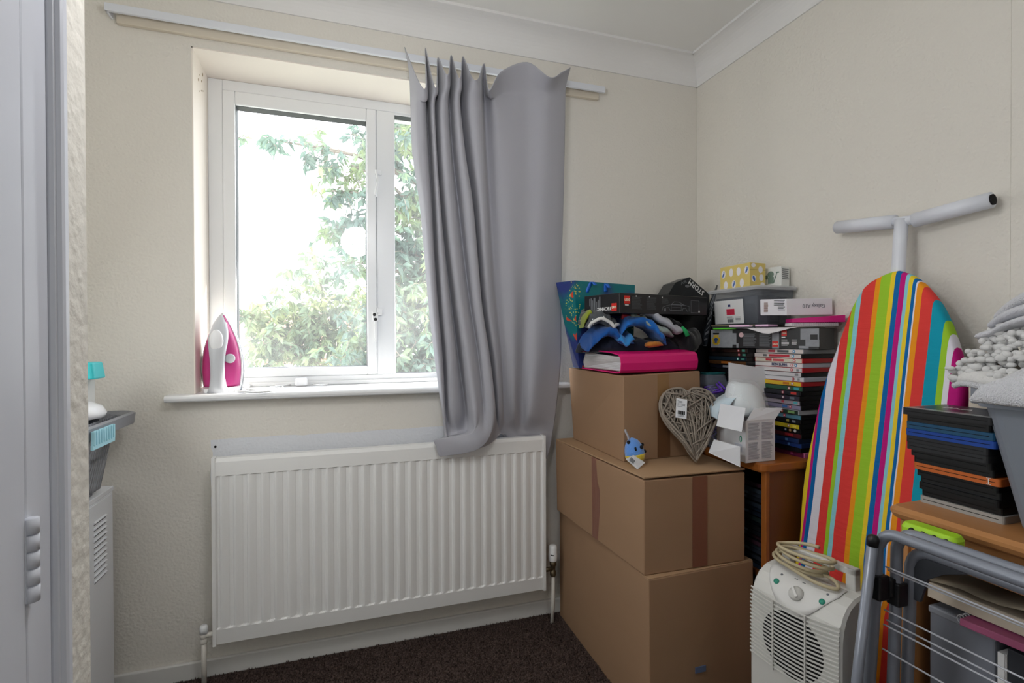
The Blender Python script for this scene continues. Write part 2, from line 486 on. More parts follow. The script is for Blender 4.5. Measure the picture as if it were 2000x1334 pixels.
# window board
sx0, sx1 = -0.521, 0.886
prof = [(2.152, 0.937), (D - 0.038, 0.937), (D - 0.046, 0.9355), (D - 0.050, 0.931), (D - 0.051, 0.926), (D - 0.049, 0.919), (D - 0.044, 0.915), (2.152, 0.915)]
g = G()
g.box(RX0 + 0.001, RX1 - 0.001, D - 0.0005, 2.152, 0.9151, 0.937)
pr2 = [(D - 0.0005, 0.937)] + prof[1:-1] + [(D - 0.0005, 0.915)]
g.prism([(sx0, y, z) for y, z in pr2], (sx1 - sx0, 0, 0))
struct('trim_7', g, mat('sill_gloss', '#e9eaec', rough=0.3), 'glossy white rounded window sill', 'window sill')

# curtain track
rail = thing('curtain_rail', (0.19, D - 0.03, 2.12), 'long white curtain rail fixed above the window', 'curtain rail')
rx0, rx1 = -0.6686, 1.0411
put('track', G().box(rx0, rx1, D - 0.052, D - 0.040, 2.118, 2.142).box(rx0, rx1, D - 0.042, D - 0.012, 2.132, 2.142).box(rx0, rx0 + 0.008, D - 0.05, D, 2.118, 2.142), mat('rail_plastic', '#dcdfe6', rough=0.35), rail, False, 0.002)
put('batten', G().box(rx0 + 0.02, rx1 - 0.012, D - 0.018, D, 2.102, 2.132), mat('painted_batten', '#d9cfbe', rough=0.5, bump=0.1, scale=20), rail, False, 0.002)

# ------------------------------------------------------------------ radiator
RF = 1.850
rl, rr = -0.3794, 0.7549
rt, rb = 0.738, 0.146
m_rad = mat('radiator_enamel', '#e9e9e8', rough=0.35)
rad = thing('radiator', ((rl + rr) / 2, 1.87, rb), 'white single-panel ribbed radiator on the wall below the window', 'radiator')
rows = []
nfl = 28; i0, i1 = rl + 0.014, rr - 0.014
xsx = [(rl, 0.0), (rl + 0.010, 0.0), (i0, 0.006)]
pw = (i1 - i0) / nfl
for i in range(nfl):
    a = i0 + i * pw
    xsx += [(a + pw * 0.08, 0.0085), (a + pw * 0.20, 0.0015), (a + pw * 0.36, 0.0), (a + pw * 0.52, 0.0012), (a + pw * 0.80, 0.0045), (a + pw * 0.97, 0.0085)]
xsx += [(i1, 0.006), (rr - 0.010, 0.0), (rr, 0.0)]
zl = [(rb, 0), (rb + 0.048, 0), (rb + 0.054, 1), (rt - 0.058, 1), (rt - 0.055, 0.0), (rt - 0.012, 0), (rt, -0.0)]
for z, k in zl:
    inset = 0.004 if z in (rb, rt) else 0.0
    rows.append([(x, RF + (d * k if k else inset), z) for x, d in xsx])
g = G().grid(rows)
g.box(rl, rr, RF + 0.006, RF + 0.030, rb - 0.001, rt + 0.001)
g.box(rl - 0.001, rl + 0.009, RF - 0.002, RF + 0.034, rb - 0.003, rt + 0.003); g.box(rr - 0.009, rr + 0.001, RF - 0.002, RF + 0.034, rb - 0.003, rt + 0.003)
put('panel', g, m_rad, rad, False)
put('bracket', G().box(rl + 0.15, rl + 0.18, RF + 0.03, D - 0.0005, 0.2, 0.68), m_rad, rad)
put('bracket', G().box(rr - 0.18, rr - 0.15, RF + 0.03, D - 0.0005, 0.2, 0.68), m_rad, rad)
# left: capped lockshield valve and pipe
m_pipe = mat('painted_pipe', '#d8d4cc', rough=0.4, var=0.04, vscale=30)
m_brass = mat('old_brass', '#6f6450', rough=0.4, metal=0.8)
vx, vy = -0.4086, 1.868
put('pipe', G().tube([(vx, vy, 0.0), (vx, vy, 0.17)], 0.0075, 14), m_pipe, rad, True)
put('lockshield_valve', G().lathe([(0.009, 0.150), (0.0105, 0.153), (0.0105, 0.165), (0.009, 0.166), (0.011, 0.168), (0.012, 0.180), (0.009, 0.184)], 16, (vx, vy, 0)).tube([(vx, vy, 0.175), (rl + 0.004, vy, 0.175)], 0.008, 12), m_pipe, rad, True)
put('valve_cap', G().lathe([(0.0125, 0.182), (0.012, 0.2), (0.0095, 0.207)], 16, (vx, vy, 0)), m_upvc, rad, True)
# right: thermostatic valve
tx, ty = 0.7932, 1.868
put('pipe', G().tube([(tx - 0.004, ty, 0.0), (tx, ty, 0.08), (tx + 0.001, ty, 0.2)], 0.0075, 14), m_pipe, rad, True)
put('valve_body', G().lathe([(0.010, 0.185), (0.012, 0.190), (0.012, 0.205), (0.009, 0.207), (0.010, 0.225), (0.013, 0.228), (0.013, 0.245)], 16, (tx, ty, 0)).tube([(tx, ty, 0.214), (rr - 0.004, ty, 0.214)], 0.009, 12), m_brass, rad, True)
tv = put('thermostat_head', G().lathe([(0.016, 0.245), (0.0175, 0.249), (0.0175, 0.272), (0.0165, 0.275), (0.0165, 0.296), (0.0145, 0.304), (0.011, 0.307)], 24, (tx, ty, 0)), m_upvc, rad, True)
put('dial_mark', G().obox((tx - 0.0145, ty - 0.0125, 0.272), (0.011, -0.006, -0.002), (0.0008, 0.0012, 0), (0, 0, 0.003)), m_dark, tv)
# two drilled holes left of the radiator
for px in ((-0.388, 0.758), (-0.392, 0.722)):
    tag(put('wall_hole', G().disc((px[0], D - 0.0003, px[1]), (0, -1, 0), 0.004, 0.0006), m_dark), 'small dark screw hole in the wall %s the radiator corner' % ('just above' if px[1] > 0.74 else 'beside'), 'screw hole', 'screw holes by the radiator')

# ------------------------------------------------------------------ curtain
CROWS = [
 [(0.226, 1.845, 2.134),(0.282, 1.755, 1.949),(0.304, 1.877, 2.163),(0.311, 1.750, 1.954),(0.349, 1.877, 2.135),(0.349, 1.750, 2.005),(0.398, 1.877, 2.153),(0.391, 1.755, 2.003),(0.442, 1.877, 2.155),(0.445, 1.755, 2.004),(0.522, 1.872, 2.139),(0.505, 1.750, 1.983),(0.564, 1.800, 2.080),(0.666, 1.800, 2.132),(0.741, 1.765, 2.071),(0.800, 1.790, 2.111),(0.845, 1.810, 2.146)],
 [(0.241, 1.840, 2.048),(0.282, 1.765, 1.932),(0.306, 1.879, 2.059),(0.313, 1.762, 1.956),(0.345, 1.877, 2.036),(0.347, 1.764, 1.980),(0.395, 1.876, 2.053),(0.389, 1.762, 1.985),(0.435, 1.876, 2.050),(0.447, 1.767, 1.989),(0.519, 1.869, 2.040),(0.522, 1.795, 1.980),(0.582, 1.835, 2.025),(0.679, 1.835, 2.055),(0.752, 1.820, 2.047),(0.809, 1.835, 2.074),(0.844, 1.850, 2.094)],
 [(0.248, 1.855, 1.931),(0.269, 1.780, 1.906),(0.307, 1.877, 1.967),(0.307, 1.780, 1.918),(0.335, 1.875, 1.970),(0.341, 1.780, 1.923),(0.389, 1.864, 1.973),(0.391, 1.780, 1.930),(0.429, 1.874, 1.983),(0.453, 1.785, 1.940),(0.521, 1.867, 1.985),(0.542, 1.820, 1.968),(0.587, 1.825, 1.976),(0.680, 1.838, 1.995),(0.745, 1.820, 1.996),(0.807, 1.835, 2.011),(0.841, 1.850, 2.022)],
 [(0.254, 1.858, 1.770),(0.274, 1.785, 1.748),(0.317, 1.876, 1.783),(0.316, 1.786, 1.753),(0.341, 1.874, 1.785),(0.350, 1.783, 1.756),(0.398, 1.858, 1.786),(0.409, 1.783, 1.762),(0.449, 1.873, 1.797),(0.469, 1.791, 1.771),(0.526, 1.860, 1.801),(0.555, 1.826, 1.793),(0.593, 1.822, 1.796),(0.678, 1.834, 1.809),(0.740, 1.822, 1.812),(0.800, 1.835, 1.823),(0.837, 1.850, 1.832)],
 [(0.279, 1.858, 1.592),(0.290, 1.790, 1.576),(0.326, 1.875, 1.599),(0.327, 1.790, 1.579),(0.355, 1.873, 1.601),(0.366, 1.786, 1.581),(0.416, 1.849, 1.600),(0.435, 1.786, 1.586),(0.477, 1.871, 1.610),(0.485, 1.798, 1.593),(0.535, 1.853, 1.610),(0.563, 1.828, 1.607),(0.601, 1.822, 1.608),(0.677, 1.832, 1.616),(0.736, 1.824, 1.619),(0.796, 1.836, 1.627),(0.832, 1.850, 1.633)],
 [(0.295, 1.858, 1.410),(0.302, 1.794, 1.401),(0.334, 1.873, 1.415),(0.339, 1.792, 1.403),(0.373, 1.871, 1.416),(0.386, 1.788, 1.404),(0.434, 1.840, 1.414),(0.454, 1.788, 1.408),(0.492, 1.868, 1.421),(0.499, 1.803, 1.412),(0.545, 1.847, 1.421),(0.574, 1.828, 1.419),(0.612, 1.822, 1.420),(0.675, 1.834, 1.425),(0.723, 1.824, 1.426),(0.787, 1.836, 1.430),(0.825, 1.850, 1.434)],
 [(0.310, 1.858, 1.228),(0.317, 1.801, 1.225),(0.346, 1.872, 1.229),(0.356, 1.797, 1.225),(0.395, 1.870, 1.230),(0.411, 1.791, 1.226),(0.456, 1.832, 1.229),(0.473, 1.791, 1.227),(0.508, 1.866, 1.232),(0.517, 1.809, 1.229),(0.559, 1.844, 1.231),(0.586, 1.828, 1.231),(0.620, 1.822, 1.231),(0.671, 1.842, 1.233),(0.709, 1.822, 1.232),(0.778, 1.836, 1.234),(0.822, 1.850, 1.236)],
 [(0.331, 1.862, 1.044),(0.338, 1.814, 1.046),(0.362, 1.873, 1.043),(0.377, 1.806, 1.045),(0.419, 1.869, 1.042),(0.440, 1.790, 1.045),(0.482, 1.821, 1.043),(0.501, 1.792, 1.044),(0.537, 1.865, 1.041),(0.546, 1.816, 1.042),(0.578, 1.845, 1.041),(0.598, 1.830, 1.041),(0.624, 1.824, 1.041),(0.666, 1.852, 1.039),(0.699, 1.818, 1.040),(0.770, 1.838, 1.038),(0.821, 1.852, 1.037)],
 [(0.357, 1.868, 0.857),(0.357, 1.837, 0.858),(0.371, 1.873, 0.856),(0.397, 1.833, 0.860),(0.446, 1.867, 0.853),(0.465, 1.787, 0.857),(0.497, 1.801, 0.848),(0.516, 1.787, 0.853),(0.558, 1.863, 0.848),(0.566, 1.837, 0.852),(0.592, 1.863, 0.847),(0.611, 1.848, 0.848),(0.629, 1.842, 0.848),(0.667, 1.872, 0.842),(0.689, 1.838, 0.846),(0.760, 1.856, 0.840),(0.808, 1.868, 0.836)],
 [(0.366, 1.868, 0.786),(0.370, 1.858, 0.787),(0.380, 1.872, 0.784),(0.410, 1.862, 0.788),(0.450, 1.868, 0.792),(0.459, 1.795, 0.789),(0.484, 1.790, 0.770),(0.514, 1.790, 0.764),(0.559, 1.855, 0.777),(0.584, 1.885, 0.762),(0.603, 1.885, 0.761),(0.627, 1.885, 0.760),(0.648, 1.885, 0.759),(0.671, 1.885, 0.757),(0.703, 1.885, 0.755),(0.763, 1.885, 0.752),(0.799, 1.885, 0.733)],
 [(0.368, 1.866, 0.766),(0.372, 1.858, 0.767),(0.381, 1.868, 0.766),(0.412, 1.860, 0.770),(0.449, 1.864, 0.774),(0.425, 1.810, 0.768),(0.439, 1.800, 0.742),(0.460, 1.800, 0.715),(0.540, 1.838, 0.739),(0.582, 1.872, 0.757),(0.610, 1.894, 0.742),(0.631, 1.885, 0.712),(0.652, 1.885, 0.711),(0.673, 1.885, 0.710),(0.703, 1.885, 0.704),(0.754, 1.885, 0.692),(0.788, 1.885, 0.682)],
 [(0.369, 1.862, 0.757),(0.373, 1.856, 0.760),(0.382, 1.862, 0.760),(0.411, 1.856, 0.765),(0.445, 1.856, 0.768),(0.317, 1.822, 0.757),(0.328, 1.822, 0.732),(0.339, 1.824, 0.697),(0.508, 1.836, 0.719),(0.585, 1.874, 0.755),(0.617, 1.905, 0.721),(0.635, 1.885, 0.661),(0.656, 1.885, 0.659),(0.677, 1.885, 0.656),(0.707, 1.885, 0.651),(0.749, 1.885, 0.646),(0.775, 1.885, 0.642)],
]
m_curt = mat('grey_curtain_cloth', '#a9a9b1', rough=0.85, spec=0.15, sheen=0.2, bump=0.12, scale=420, dist=0.002)
# every gathered fold has a flat front, so the grooves between folds are narrow
def flat_fronts(row, i):
    out = []
    for k, p in enumerate(row):
        p = Vector(p)
        if k in (1, 3, 5, 7, 9) and i < 9:
            w = .30 if i == 0 else .46
            a, b = Vector(row[k - 1]), Vector(row[k + 1])
            for q, dy in ((a, 0.0), (b, 0.004)):
                out.append(Vector((p.x + (q.x - p.x) * w, p.y + dy, p.z + (0.12 * (q.z - p.z) if i == 0 else 0))))
        elif k in (1, 3, 5, 7, 9):
            a, b = Vector(row[k - 1]), Vector(row[k + 1])
            out += [p.lerp(a, .12), p.lerp(b, .12)]
        else:
            out.append(p)
    return out
CROWS = [flat_fronts(r, i) for i, r in enumerate(CROWS)]
cols = list(zip(*CROWS))
fine = [cr(c, 7) for c in cols]                 # smooth down each column
rowsf = [cr(r, 6) for r in zip(*fine)]          # then across
cur = thing('curtain', (0.55, D - 0.09, 0.74), 'grey fabric curtain bunched loosely on the rail, hem caught on the radiator', 'curtain')
put('cloth', G().grid(rowsf), m_curt, cur, True, 0, 0.0022)

# brown damp spots in the top left corner of the reveal
g = G()
for (dy, dz, r_) in ((.012, .075, .005), (.03, .050, .0035), (.05, .095, .003), (.055, .06, .004), (.07, .03, .006), (.075, .085, .003), (.02, .11, .0025)):
    g.disc((RX0 + 0.0042, D + .06 + dy, RZ1 - dz), (1, 0, 0), r_, .0004, 9)
tag(put('trim_9', g, mat('damp_stain', '#9a8463', rough=.8)), 'small brown damp spots in the top left corner of the reveal', 'stain', None, 'structure')

# ------------------------------------------------------------------ iron on the sill
ix, iy = -0.3794, 1.985
iron = thing('steam_iron', (ix, iy, 0.937), 'pink and white steam iron standing on its heel on the sill', 'iron')
def teardrop(h):
    pts = [(0, .054), (.1, .060), (.25, .064), (.4, .0625), (.55, .056), (.7, .044), (.82, .030), (.92, .016), (.975, .007), (1, .001)]
    for (a, u), (b, v) in zip(pts, pts[1:]):
        if h <= b:
            k = (h - a) / (b - a); return u + (v - u) * k
    return 0.001
IH = 0.270
hs = [i / 22 for i in range(23)]
def tring(sc, y, h0=0.0, h1=1.0):
    pts = []
    for h in hs:
        hh = h0 + (h1 - h0) * h; pts.append((ix + teardrop(hh) * sc, iy + y, 0.937 + hh * IH))
    for h in reversed(hs[:-1]):
        hh = h0 + (h1 - h0) * h; pts.append((ix - teardrop(hh) * sc, iy + y, 0.937 + hh * IH))
    return [Vector(p) for p in pts]
m_ipink = mat('iron_pink_plastic', '#f65fae', rough=0.2)
nt, b = nodes(m_ipink)
tl_ = nt.nodes.new('ShaderNodeBsdfTranslucent'); tl_.inputs['Color'].default_value = hexc('#ff6ec0')
ms_ = nt.nodes.new('ShaderNodeMixShader'); ms_.inputs[0].default_value = 0.45
nt.links.new(b.outputs[0], ms_.inputs[1]); nt.links.new(tl_.outputs[0], ms_.inputs[2]); nt.links.new(ms_.outputs[0], nt.nodes['Material Output'].inputs['Surface'])
m_iwhite = mat('iron_white_plastic', '#f2f2f4', rough=0.25)
m_igrey = mat('iron_grey_plastic', '#c9cbd0', rough=0.3)
put('soleplate', G().loft([tring(1.03, 0.058), tring(1.05, 0.050), tring(1.03, 0.046)]), mat('soleplate_metal', '#b9bcc2', rough=0.3, metal=0.7), iron)
put('skirt', G().loft([tring(1.0, 0.046), tring(1.01, 0.036), tring(0.97, 0.030)]), m_iwhite, iron, True)
put('water_tank', G().loft([tring(0.93, 0.030, 0.06, 0.97), tring(0.88, 0.014, 0.06, 0.92), tring(0.70, -0.004, 0.07, 0.80), tring(0.42, -0.014, 0.08, 0.70)]), m_ipink, iron, True)
put('heel', G().loft([tring(1.0, 0.034, 0, 0.07), tring(1.0, 0.0, 0, 0.065), tring(0.75, -0.03, 0, 0.05)]), m_iwhite, iron, False, 0.003)
# white cowl from the tip down to the handle
rr_ = []
for h, w, y in [(0.985, .003, .022), (0.93, .012, .006), (0.86, .021, -.008), (0.78, .027, -.020), (0.70, .030, -.032), (0.60, .029, -.044), (0.50, .025, -.052), (0.36, .0215, -.054), (0.2, .0215, -.052), (0.08, .026, -.046), (0.0, .034, -.040)]:
    rr_.append([Vector((ix - 0.001 + w * math.cos(a), iy + y + (w * 0.85) * math.sin(a) + 0.016, 0.937 + h * IH)) for a in [2 * math.pi * k / 18 for k in range(18)]])
put('handle', G().loft(rr_), m_igrey, iron, True)
put('thumb_panel', G().ball((ix - 0.002, iy - 0.046, 0.937 + .64 * IH), (.021, .012, .038), 18, 12), m_iwhite, iron, True)
put('steam_dial', G().lathe([(.016, 0), (.016, .006), (.012, .009)], 20, (ix + .032, iy - .016, 0.937 + .42 * IH), (.5, -1, 0)), m_igrey, iron, True)
pts = [(-0.342, 1.989, 0.941),(-0.301, 1.920, 0.941),(-0.256, 1.887, 0.941),(-0.216, 1.907, 0.941),(-0.187, 2.028, 0.941),(-0.231, 2.150, 0.941),(-0.295, 2.174, 0.941),(-0.312, 2.030, 0.945),(-0.274, 1.901, 0.947),(-0.230, 1.989, 0.946),(-0.180, 2.120, 0.942),(-0.144, 2.200, 0.942)]
put('cord', G().tube(cr(pts, 8), 0.0032, 8), mat('braided_cord', '#dcdcdc', rough=0.7, var=0.35, vscale=160), iron, True)
pc = (-0.131, 2.112, 0.945)
pl = put('plug', G().box(pc[0] - .022, pc[0] + .022, pc[1] - .014, pc[1] + .014, 0.9385, 0.968), m_iwhite, iron, False, 0.006)
pts = [(-0.116, 2.201, 0.941),(-0.056, 2.086, 0.941),(-0.026, 2.244, 0.941),(-0.044, 2.481, 0.941),(-0.100, 2.535, 0.941),(-0.128, 2.363, 0.941)]
put('cord_loop', G().tube(cr(pts, 8), 0.003, 8), m_iwhite, pl, True)

# ------------------------------------------------------------------ locker, basket and things on it at the far left
LXF = -0.649
loc = thing('metal_locker', (-0.85, 1.6, 0), 'pale grey metal locker with louvred side, at left beside the wall end', 'locker')
m_lock = mat('locker_paint', '#f0f3f9', rough=0.4)
put('body', G().box(-1.04, LXF - 0.002, 1.15, 1.878, 0, 0.657), m_lock, loc, False, 0.002)
put('top_panel', G().box(-1.045, LXF, 1.145, 1.88, 0.657, 0.672), m_lock, loc, False, 0.002)
put('side_panel', G().box(LXF - 0.002, LXF, 1.15, 1.86, 0.02, 0.652), m_lock, loc, False, 0.001)
la, lb = (-0.649, 1.819, 0.598), (-0.649, 1.815, 0.434)
ya_, yb_ = 1.7418, la[1]
g = G(); gd = G()
for i in range(11):
    z = la[2] + (lb[2] - la[2]) * i / 10
    g.hexa([(LXF, ya_, z), (LXF + .0005, ya_, z), (LXF + .0005, yb_, z), (LXF, yb_, z)], [(LXF, ya_, z + .007), (LXF + .005, ya_, z + .004), (LXF + .005, yb_, z + .004), (LXF, yb_, z + .007)])
    gd.box(LXF + .0001, LXF + .0008, ya_, yb_, z - .0025, z)
lv = put('louvre', g, m_lock, loc)
put('louvre_slot', gd, mat('slot_shadow', '#5d6067', rough=0.8), lv)

m_bk = mat('grey_basket_plastic', '#85868b', rough=0.45)
bas = thing('laundry_basket', (-0.77, 1.62, 0.672), 'grey slatted plastic laundry basket standing on the pale metal locker', 'laundry basket')
def rect_ring(x0, x1, y0, y1, z, r=0.03, n=5):
    out = []
    for cx, cy, a0 in ((x1 - r, y1 - r, 0), (x0 + r, y1 - r, 90), (x0 + r, y0 + r, 180), (x1 - r, y0 + r, 270)):
        out += [Vector((cx + r * math.cos(math.radians(a0 + 90 * k / n)), cy + r * math.sin(math.radians(a0 + 90 * k / n)), z)) for k in range(n + 1)]
    return out
zb, zt = 0.673, 0.885
put('base', G().loft([rect_ring(-.90, -.665, 1.47, 1.80, zb), rect_ring(-.905, -.66, 1.465, 1.805, zb + .02)]), m_bk, bas)
g = G()
for k in range(24):
    y = 1.475 + k * 0.0142
    for xa, xb in ((-.660, -.618), (-.905, -.945)):
        g.obox((xa, y, zb + .01), (0.003 if xa > -.8 else -.003, 0, 0), (0, .006, 0), (xb - xa, 0, zt - zb))
for k in range(16):
    x = -.90 + k * 0.0155
    for y_, yy in ((1.465, 1.425), (1.805, 1.845)):
        g.obox((x, y_, zb + .01), (.006, 0, 0), (0, .003 if y_ > 1.6 else -.003, 0), ((x + .78) * .15, yy - y_, zt - zb))
for f_ in (0.45, 0.75):
    k = f_
    g.grid([rect_ring(-.905 - .04 * k, -.66 + .042 * k, 1.465 - .04 * k, 1.805 + .04 * k, zb + .01 + (zt - zb) * k), rect_ring(-.905 - .042 * k - .001, -.66 + .044 * k + .001, 1.465 - .042 * k, 1.805 + .042 * k, zb + .02 + (zt - zb) * k)], True)
put('slats', g, m_bk, bas)
g = G()
g.loft([rect_ring(-.952, -.612, 1.418, 1.848, zt - .012, .04), rect_ring(-.985, -.578, 1.385, 1.870, zt - .016, .05), rect_ring(-.987, -.576, 1.383, 1.872, zt + .012, .05), rect_ring(-.955, -.609, 1.415, 1.851, zt + .016, .04)][:4])
gg = G(); gg.grid([rect_ring(-.950, -.614, 1.420, 1.846, zt - .012, .04), rect_ring(-.985, -.578, 1.385, 1.870, zt - .018, .05), rect_ring(-.988, -.575, 1.382, 1.873, zt + .012, .05), rect_ring(-.980, -.583, 1.390, 1.866, zt + .016, .05), rect_ring(-.958, -.606, 1.412, 1.854, zt + .006, .04), rect_ring(-.950, -.614, 1.420, 1.846, zt - .012, .04)], True)
put('rim', gg, m_bk, bas, False)
# pale blue comb-like clip on the rim
m_lb = mat('pale_blue_plastic', '#a9dbe8', rough=0.4)
g = G()
yc0, yc1 = 1.5265, 1.6579
g.box(-.574, -.568, yc0, yc1, zt - .040, zt - .028)
for k in range(9):
    y = yc0 + (yc1 - yc0) * (k + .2) / 9
    g.box(-.574, -.566, y, y + (yc1 - yc0) * .055, zt - .03, zt + .006)
tag(put('peg_comb', g, m_lb, None, False, 0.001, origin=(-.571, yc0, zt - .04)), 'pale blue toothed plastic clip hooked on the front of the grey basket rim', 'clip')
hd = thing('rounded_container', (-.70, 1.66, 0.90), 'white rounded plastic item lying in the grey basket at left', 'container')
put('shell', G().lathe([(.004, .045), (.05, .043), (.075, .030), (.085, .012), (.080, 0.0), (.02, -.004)], 28, (-.690, 1.70, .9035)), m_iwhite, hd, True)
put('dark_base', G().lathe([(.07, -.03), (.078, 0.0)], 24, (-.70, 1.70, .9)), m_spacer, hd)
tq = (-0.614, 1.700, 1.010)
tag(put('storage_tub', G().loft([rect_ring(tq[0] - .09, tq[0], 1.66, 1.74, tq[2], .012), rect_ring(tq[0] - .085, tq[0] - .006, 1.664, 1.736, tq[2] + .045, .012)]), mat('turquoise_plastic', '#3cc3c9', rough=0.4), None, False, 0.004, origin=(tq[0] - .05, 1.70, tq[2])), 'small turquoise plastic tub showing above the grey basket at far left', 'tub')
tag(put('cardboard_carton', G().box(tq[0] - .12, tq[0] - .035, 1.64, 1.76, .895, tq[2]), mat('plain_white_card', '#d9d9d6', rough=0.7), None, False, 0.002, origin=(tq[0] - .08, 1.7, .90)), 'white carton under the turquoise tub behind the wall end at left', 'carton')

# ------------------------------------------------------------------ cardboard boxes
def card(name, col):
    m = mat(name, col, rough=0.75, spec=0.2, bump=0.1, scale=12, var=0.05, vscale=4, stretch=(1, 1, 3))
    return m
m_card = card('cardboard', '#9a7b60')
m_card2 = card('cardboard_pale', '#a98a6b')
m_tape = mat('brown_parcel_tape', '#7d5140', rough=0.3, bump=0.15, scale=30, stretch=(4, 4, .6))
m_tape2 = mat('old_parcel_tape', '#8f6d47', rough=0.35, bump=0.1, scale=30)
m_tapeb = mat('blue_tape', '#5f6c8a', rough=0.5)

b1 = thing('cardboard_box', (1.0, 1.25, 0), 'large brown cardboard box on the carpet, lowest of the three stacked boxes', 'cardboard box', 'stacked cardboard boxes')
put('carton', G().hexa([(.824, 1.250, 0), (1.197, 1.257, 0), (1.19, 1.92, 0), (.842, 1.912, 0)], [(.822, 1.252, .438), (1.195, 1.259, .438), (1.19, 1.92, .438), (.840, 1.912, .438)]), m_card, b1, False, 0.003)
put('top_flap', G().hexa([(.823, 1.254, .438), (1.194, 1.261, .438), (1.189, 1.918, .438), (.842, 1.91, .438)], [(.823, 1.254, .4405), (1.194, 1.261, .4405), (1.189, 1.918, .4405), (.842, 1.91, .4405)]), m_card2, b1, False, 0.001)
q = (0.978, 1.252, 0.143)
put('tape', G().box(q[0], q[0] + .036, 1.2495, 1.2525, .16, q[2]), m_tapeb, b1)

b2 = thing('cardboard_box', (.99, 1.27, .441), 'brown cardboard box in the middle of the stack, dark tape down its front', 'cardboard box', 'stacked cardboard boxes')
put('carton', G().hexa([(.821, 1.273, .441), (1.166, 1.262, .441), (1.175, 1.87, .441), (.812, 1.872, .441)], [(.821, 1.273, .711), (1.166, 1.262, .709), (1.175, 1.87, .7165), (.808, 1.874, .7165)]), m_card, b2, False, 0.003)
put('top_flap', G().hexa([(.822, 1.274, .7165), (1.165, 1.261, .7165), (1.174, 1.57, .7165), (.815, 1.571, .7165)], [(.822, 1.274, .7212), (1.165, 1.260, .7212), (1.174, 1.57, .7212), (.815, 1.571, .7212)]), m_card2, b2, False, 0.001)
put('top_flap', G().hexa([(.815, 1.575, .7165), (1.174, 1.574, .7165), (1.174, 1.868, .7165), (.81, 1.872, .7165)], [(.815, 1.575, .7212), (1.174, 1.574, .7212), (1.174, 1.868, .7212), (.81, 1.872, .7212)]), m_card2, b2, False, 0.001)
fr = Vector((1.166 - .821, 1.262 - 1.273, 0)).normalized()
ta, tb = 0.9800, 1.0306
g = G(); o = Vector((.821, 1.2722, .441)) + fr * (ta - .821)
patch(g, o, fr, (0, 0, 1), 0, tb - ta, 0.004, .2695, .0012)
put('tape', g, m_tape, b2)
tya, tyb = 1.5790, 1.5283
g = G().add([(.8185, tyb, .443), (.8165, tya, .443), (.8155, tya, .715), (.818, tyb, .715)], [(0, 1, 2, 3)])
put('tape', G().hexa([(.8175, tyb, .443), (.8225, tyb, .443), (.8205, tya, .443), (.8155, tya, .443)], [(.8165, tyb, .7135), (.8225, tyb, .7135), (.8205, tya, .7135), (.8130, tya, .7135)]), m_tape, b2)

b3 = thing('cardboard_box', (1.01, 1.5, .7212), 'brown cardboard box topmost of the stack, under the pink folder', 'cardboard box', 'stacked cardboard boxes')
put('carton', G().hexa([(.860, 1.450, .7213), (1.168, 1.462, .7213), (1.170, 1.845, .7213), (.873, 1.849, .7213)], [(.860, 1.450, .995), (1.160, 1.460, 1.0035), (1.165, 1.845, 1.0), (.853, 1.849, 1.0)]), m_card, b3, False, 0.003)
fr = Vector((1.168 - .860, .012, 0)).normalized()
ta, tb = 0.9887, 1.0339
g = G(); o = Vector((.860, 1.4496, .7213)) + fr * (ta - .860)
patch(g, o, fr, (0, 0, 1), 0, tb - ta, .19, .276, .0012)
put('tape', g, m_tape2, b3)
g = G(); patch(g, o, fr, (0, 0, 1), 0, tb - ta + .004, .004, .19, .0011)
put('tape', g, mat('dark_lower_tape', '#6b4a30', rough=.4), b3)  # lower length of the tape, in a darker brown

# ------------------------------------------------------------------ outside: eaves, trees, a house across the gardens
struct('trim_8', G().box(-3, 4, 2.25, 2.5600, 2.205, 2.25).box(-3, 4, 2.56, 2.60, 2.17, 2.30), mat('soffit_paint', '#eceff2', rough=0.5), 'white roof soffit and gutter board outside above the window', 'soffit')
tag(put('garden_ground', G().box(-40, 40, 2.4, 70, -2.9, -2.8), mat('lawn', '#84857a', rough=0.9, var=.3, vscale=.4), None), 'green garden ground far below outside the window', 'ground', None, 'structure')

def leaf_mat(name, a, bcol, c):
    m = bpy.data.materials.new(name); m.use_nodes = True
    nt = m.node_tree; pb = nt.nodes['Principled BSDF']; out = nt.nodes['Material Output']
    t = nt.nodes.new('ShaderNodeTexCoord'); n = nt.nodes.new('ShaderNodeTexNoise'); n.inputs['Scale'].default_value = 2.2; n.inputs['Detail'].default_value = 6
    r = nt.nodes.new('ShaderNodeValToRGB')
    r.color_ramp.elements[0].position = .34; r.color_ramp.elements[0].color = hexc(a)
    r.color_ramp.elements[1].position = .66; r.color_ramp.elements[1].color = hexc(c)
    e = r.color_ramp.elements.new(.5); e.color = hexc(bcol)
    nt.links.new(t.outputs['Object'], n.inputs['Vector']); nt.links.new(n.outputs['Fac'], r.inputs[0])
    nt.links.new(r.outputs[0], pb.inputs['Base Color']); pb.inputs['Roughness'].default_value = .4
    tl = nt.nodes.new('ShaderNodeBsdfTranslucent'); nt.links.new(r.outputs[0], tl.inputs['Color'])
    ms = nt.nodes.new('ShaderNodeMixShader'); ms.inputs[0].default_value = .3
    nt.links.new(pb.outputs[0], ms.inputs[1]); nt.links.new(tl.outputs[0], ms.inputs[2]); nt.links.new(ms.outputs[0], out.inputs['Surface'])
    return m
m_leaf = leaf_mat('broad_leaf_green', '#42594e', '#5b7566', '#84945f')
m_leaf2 = leaf_mat('bush_leaf_green', '#51685a', '#728565', '#9ca36d')
m_bark = mat('bark', '#74695c', rough=.9, bump=.6, scale=20, dist=.02)
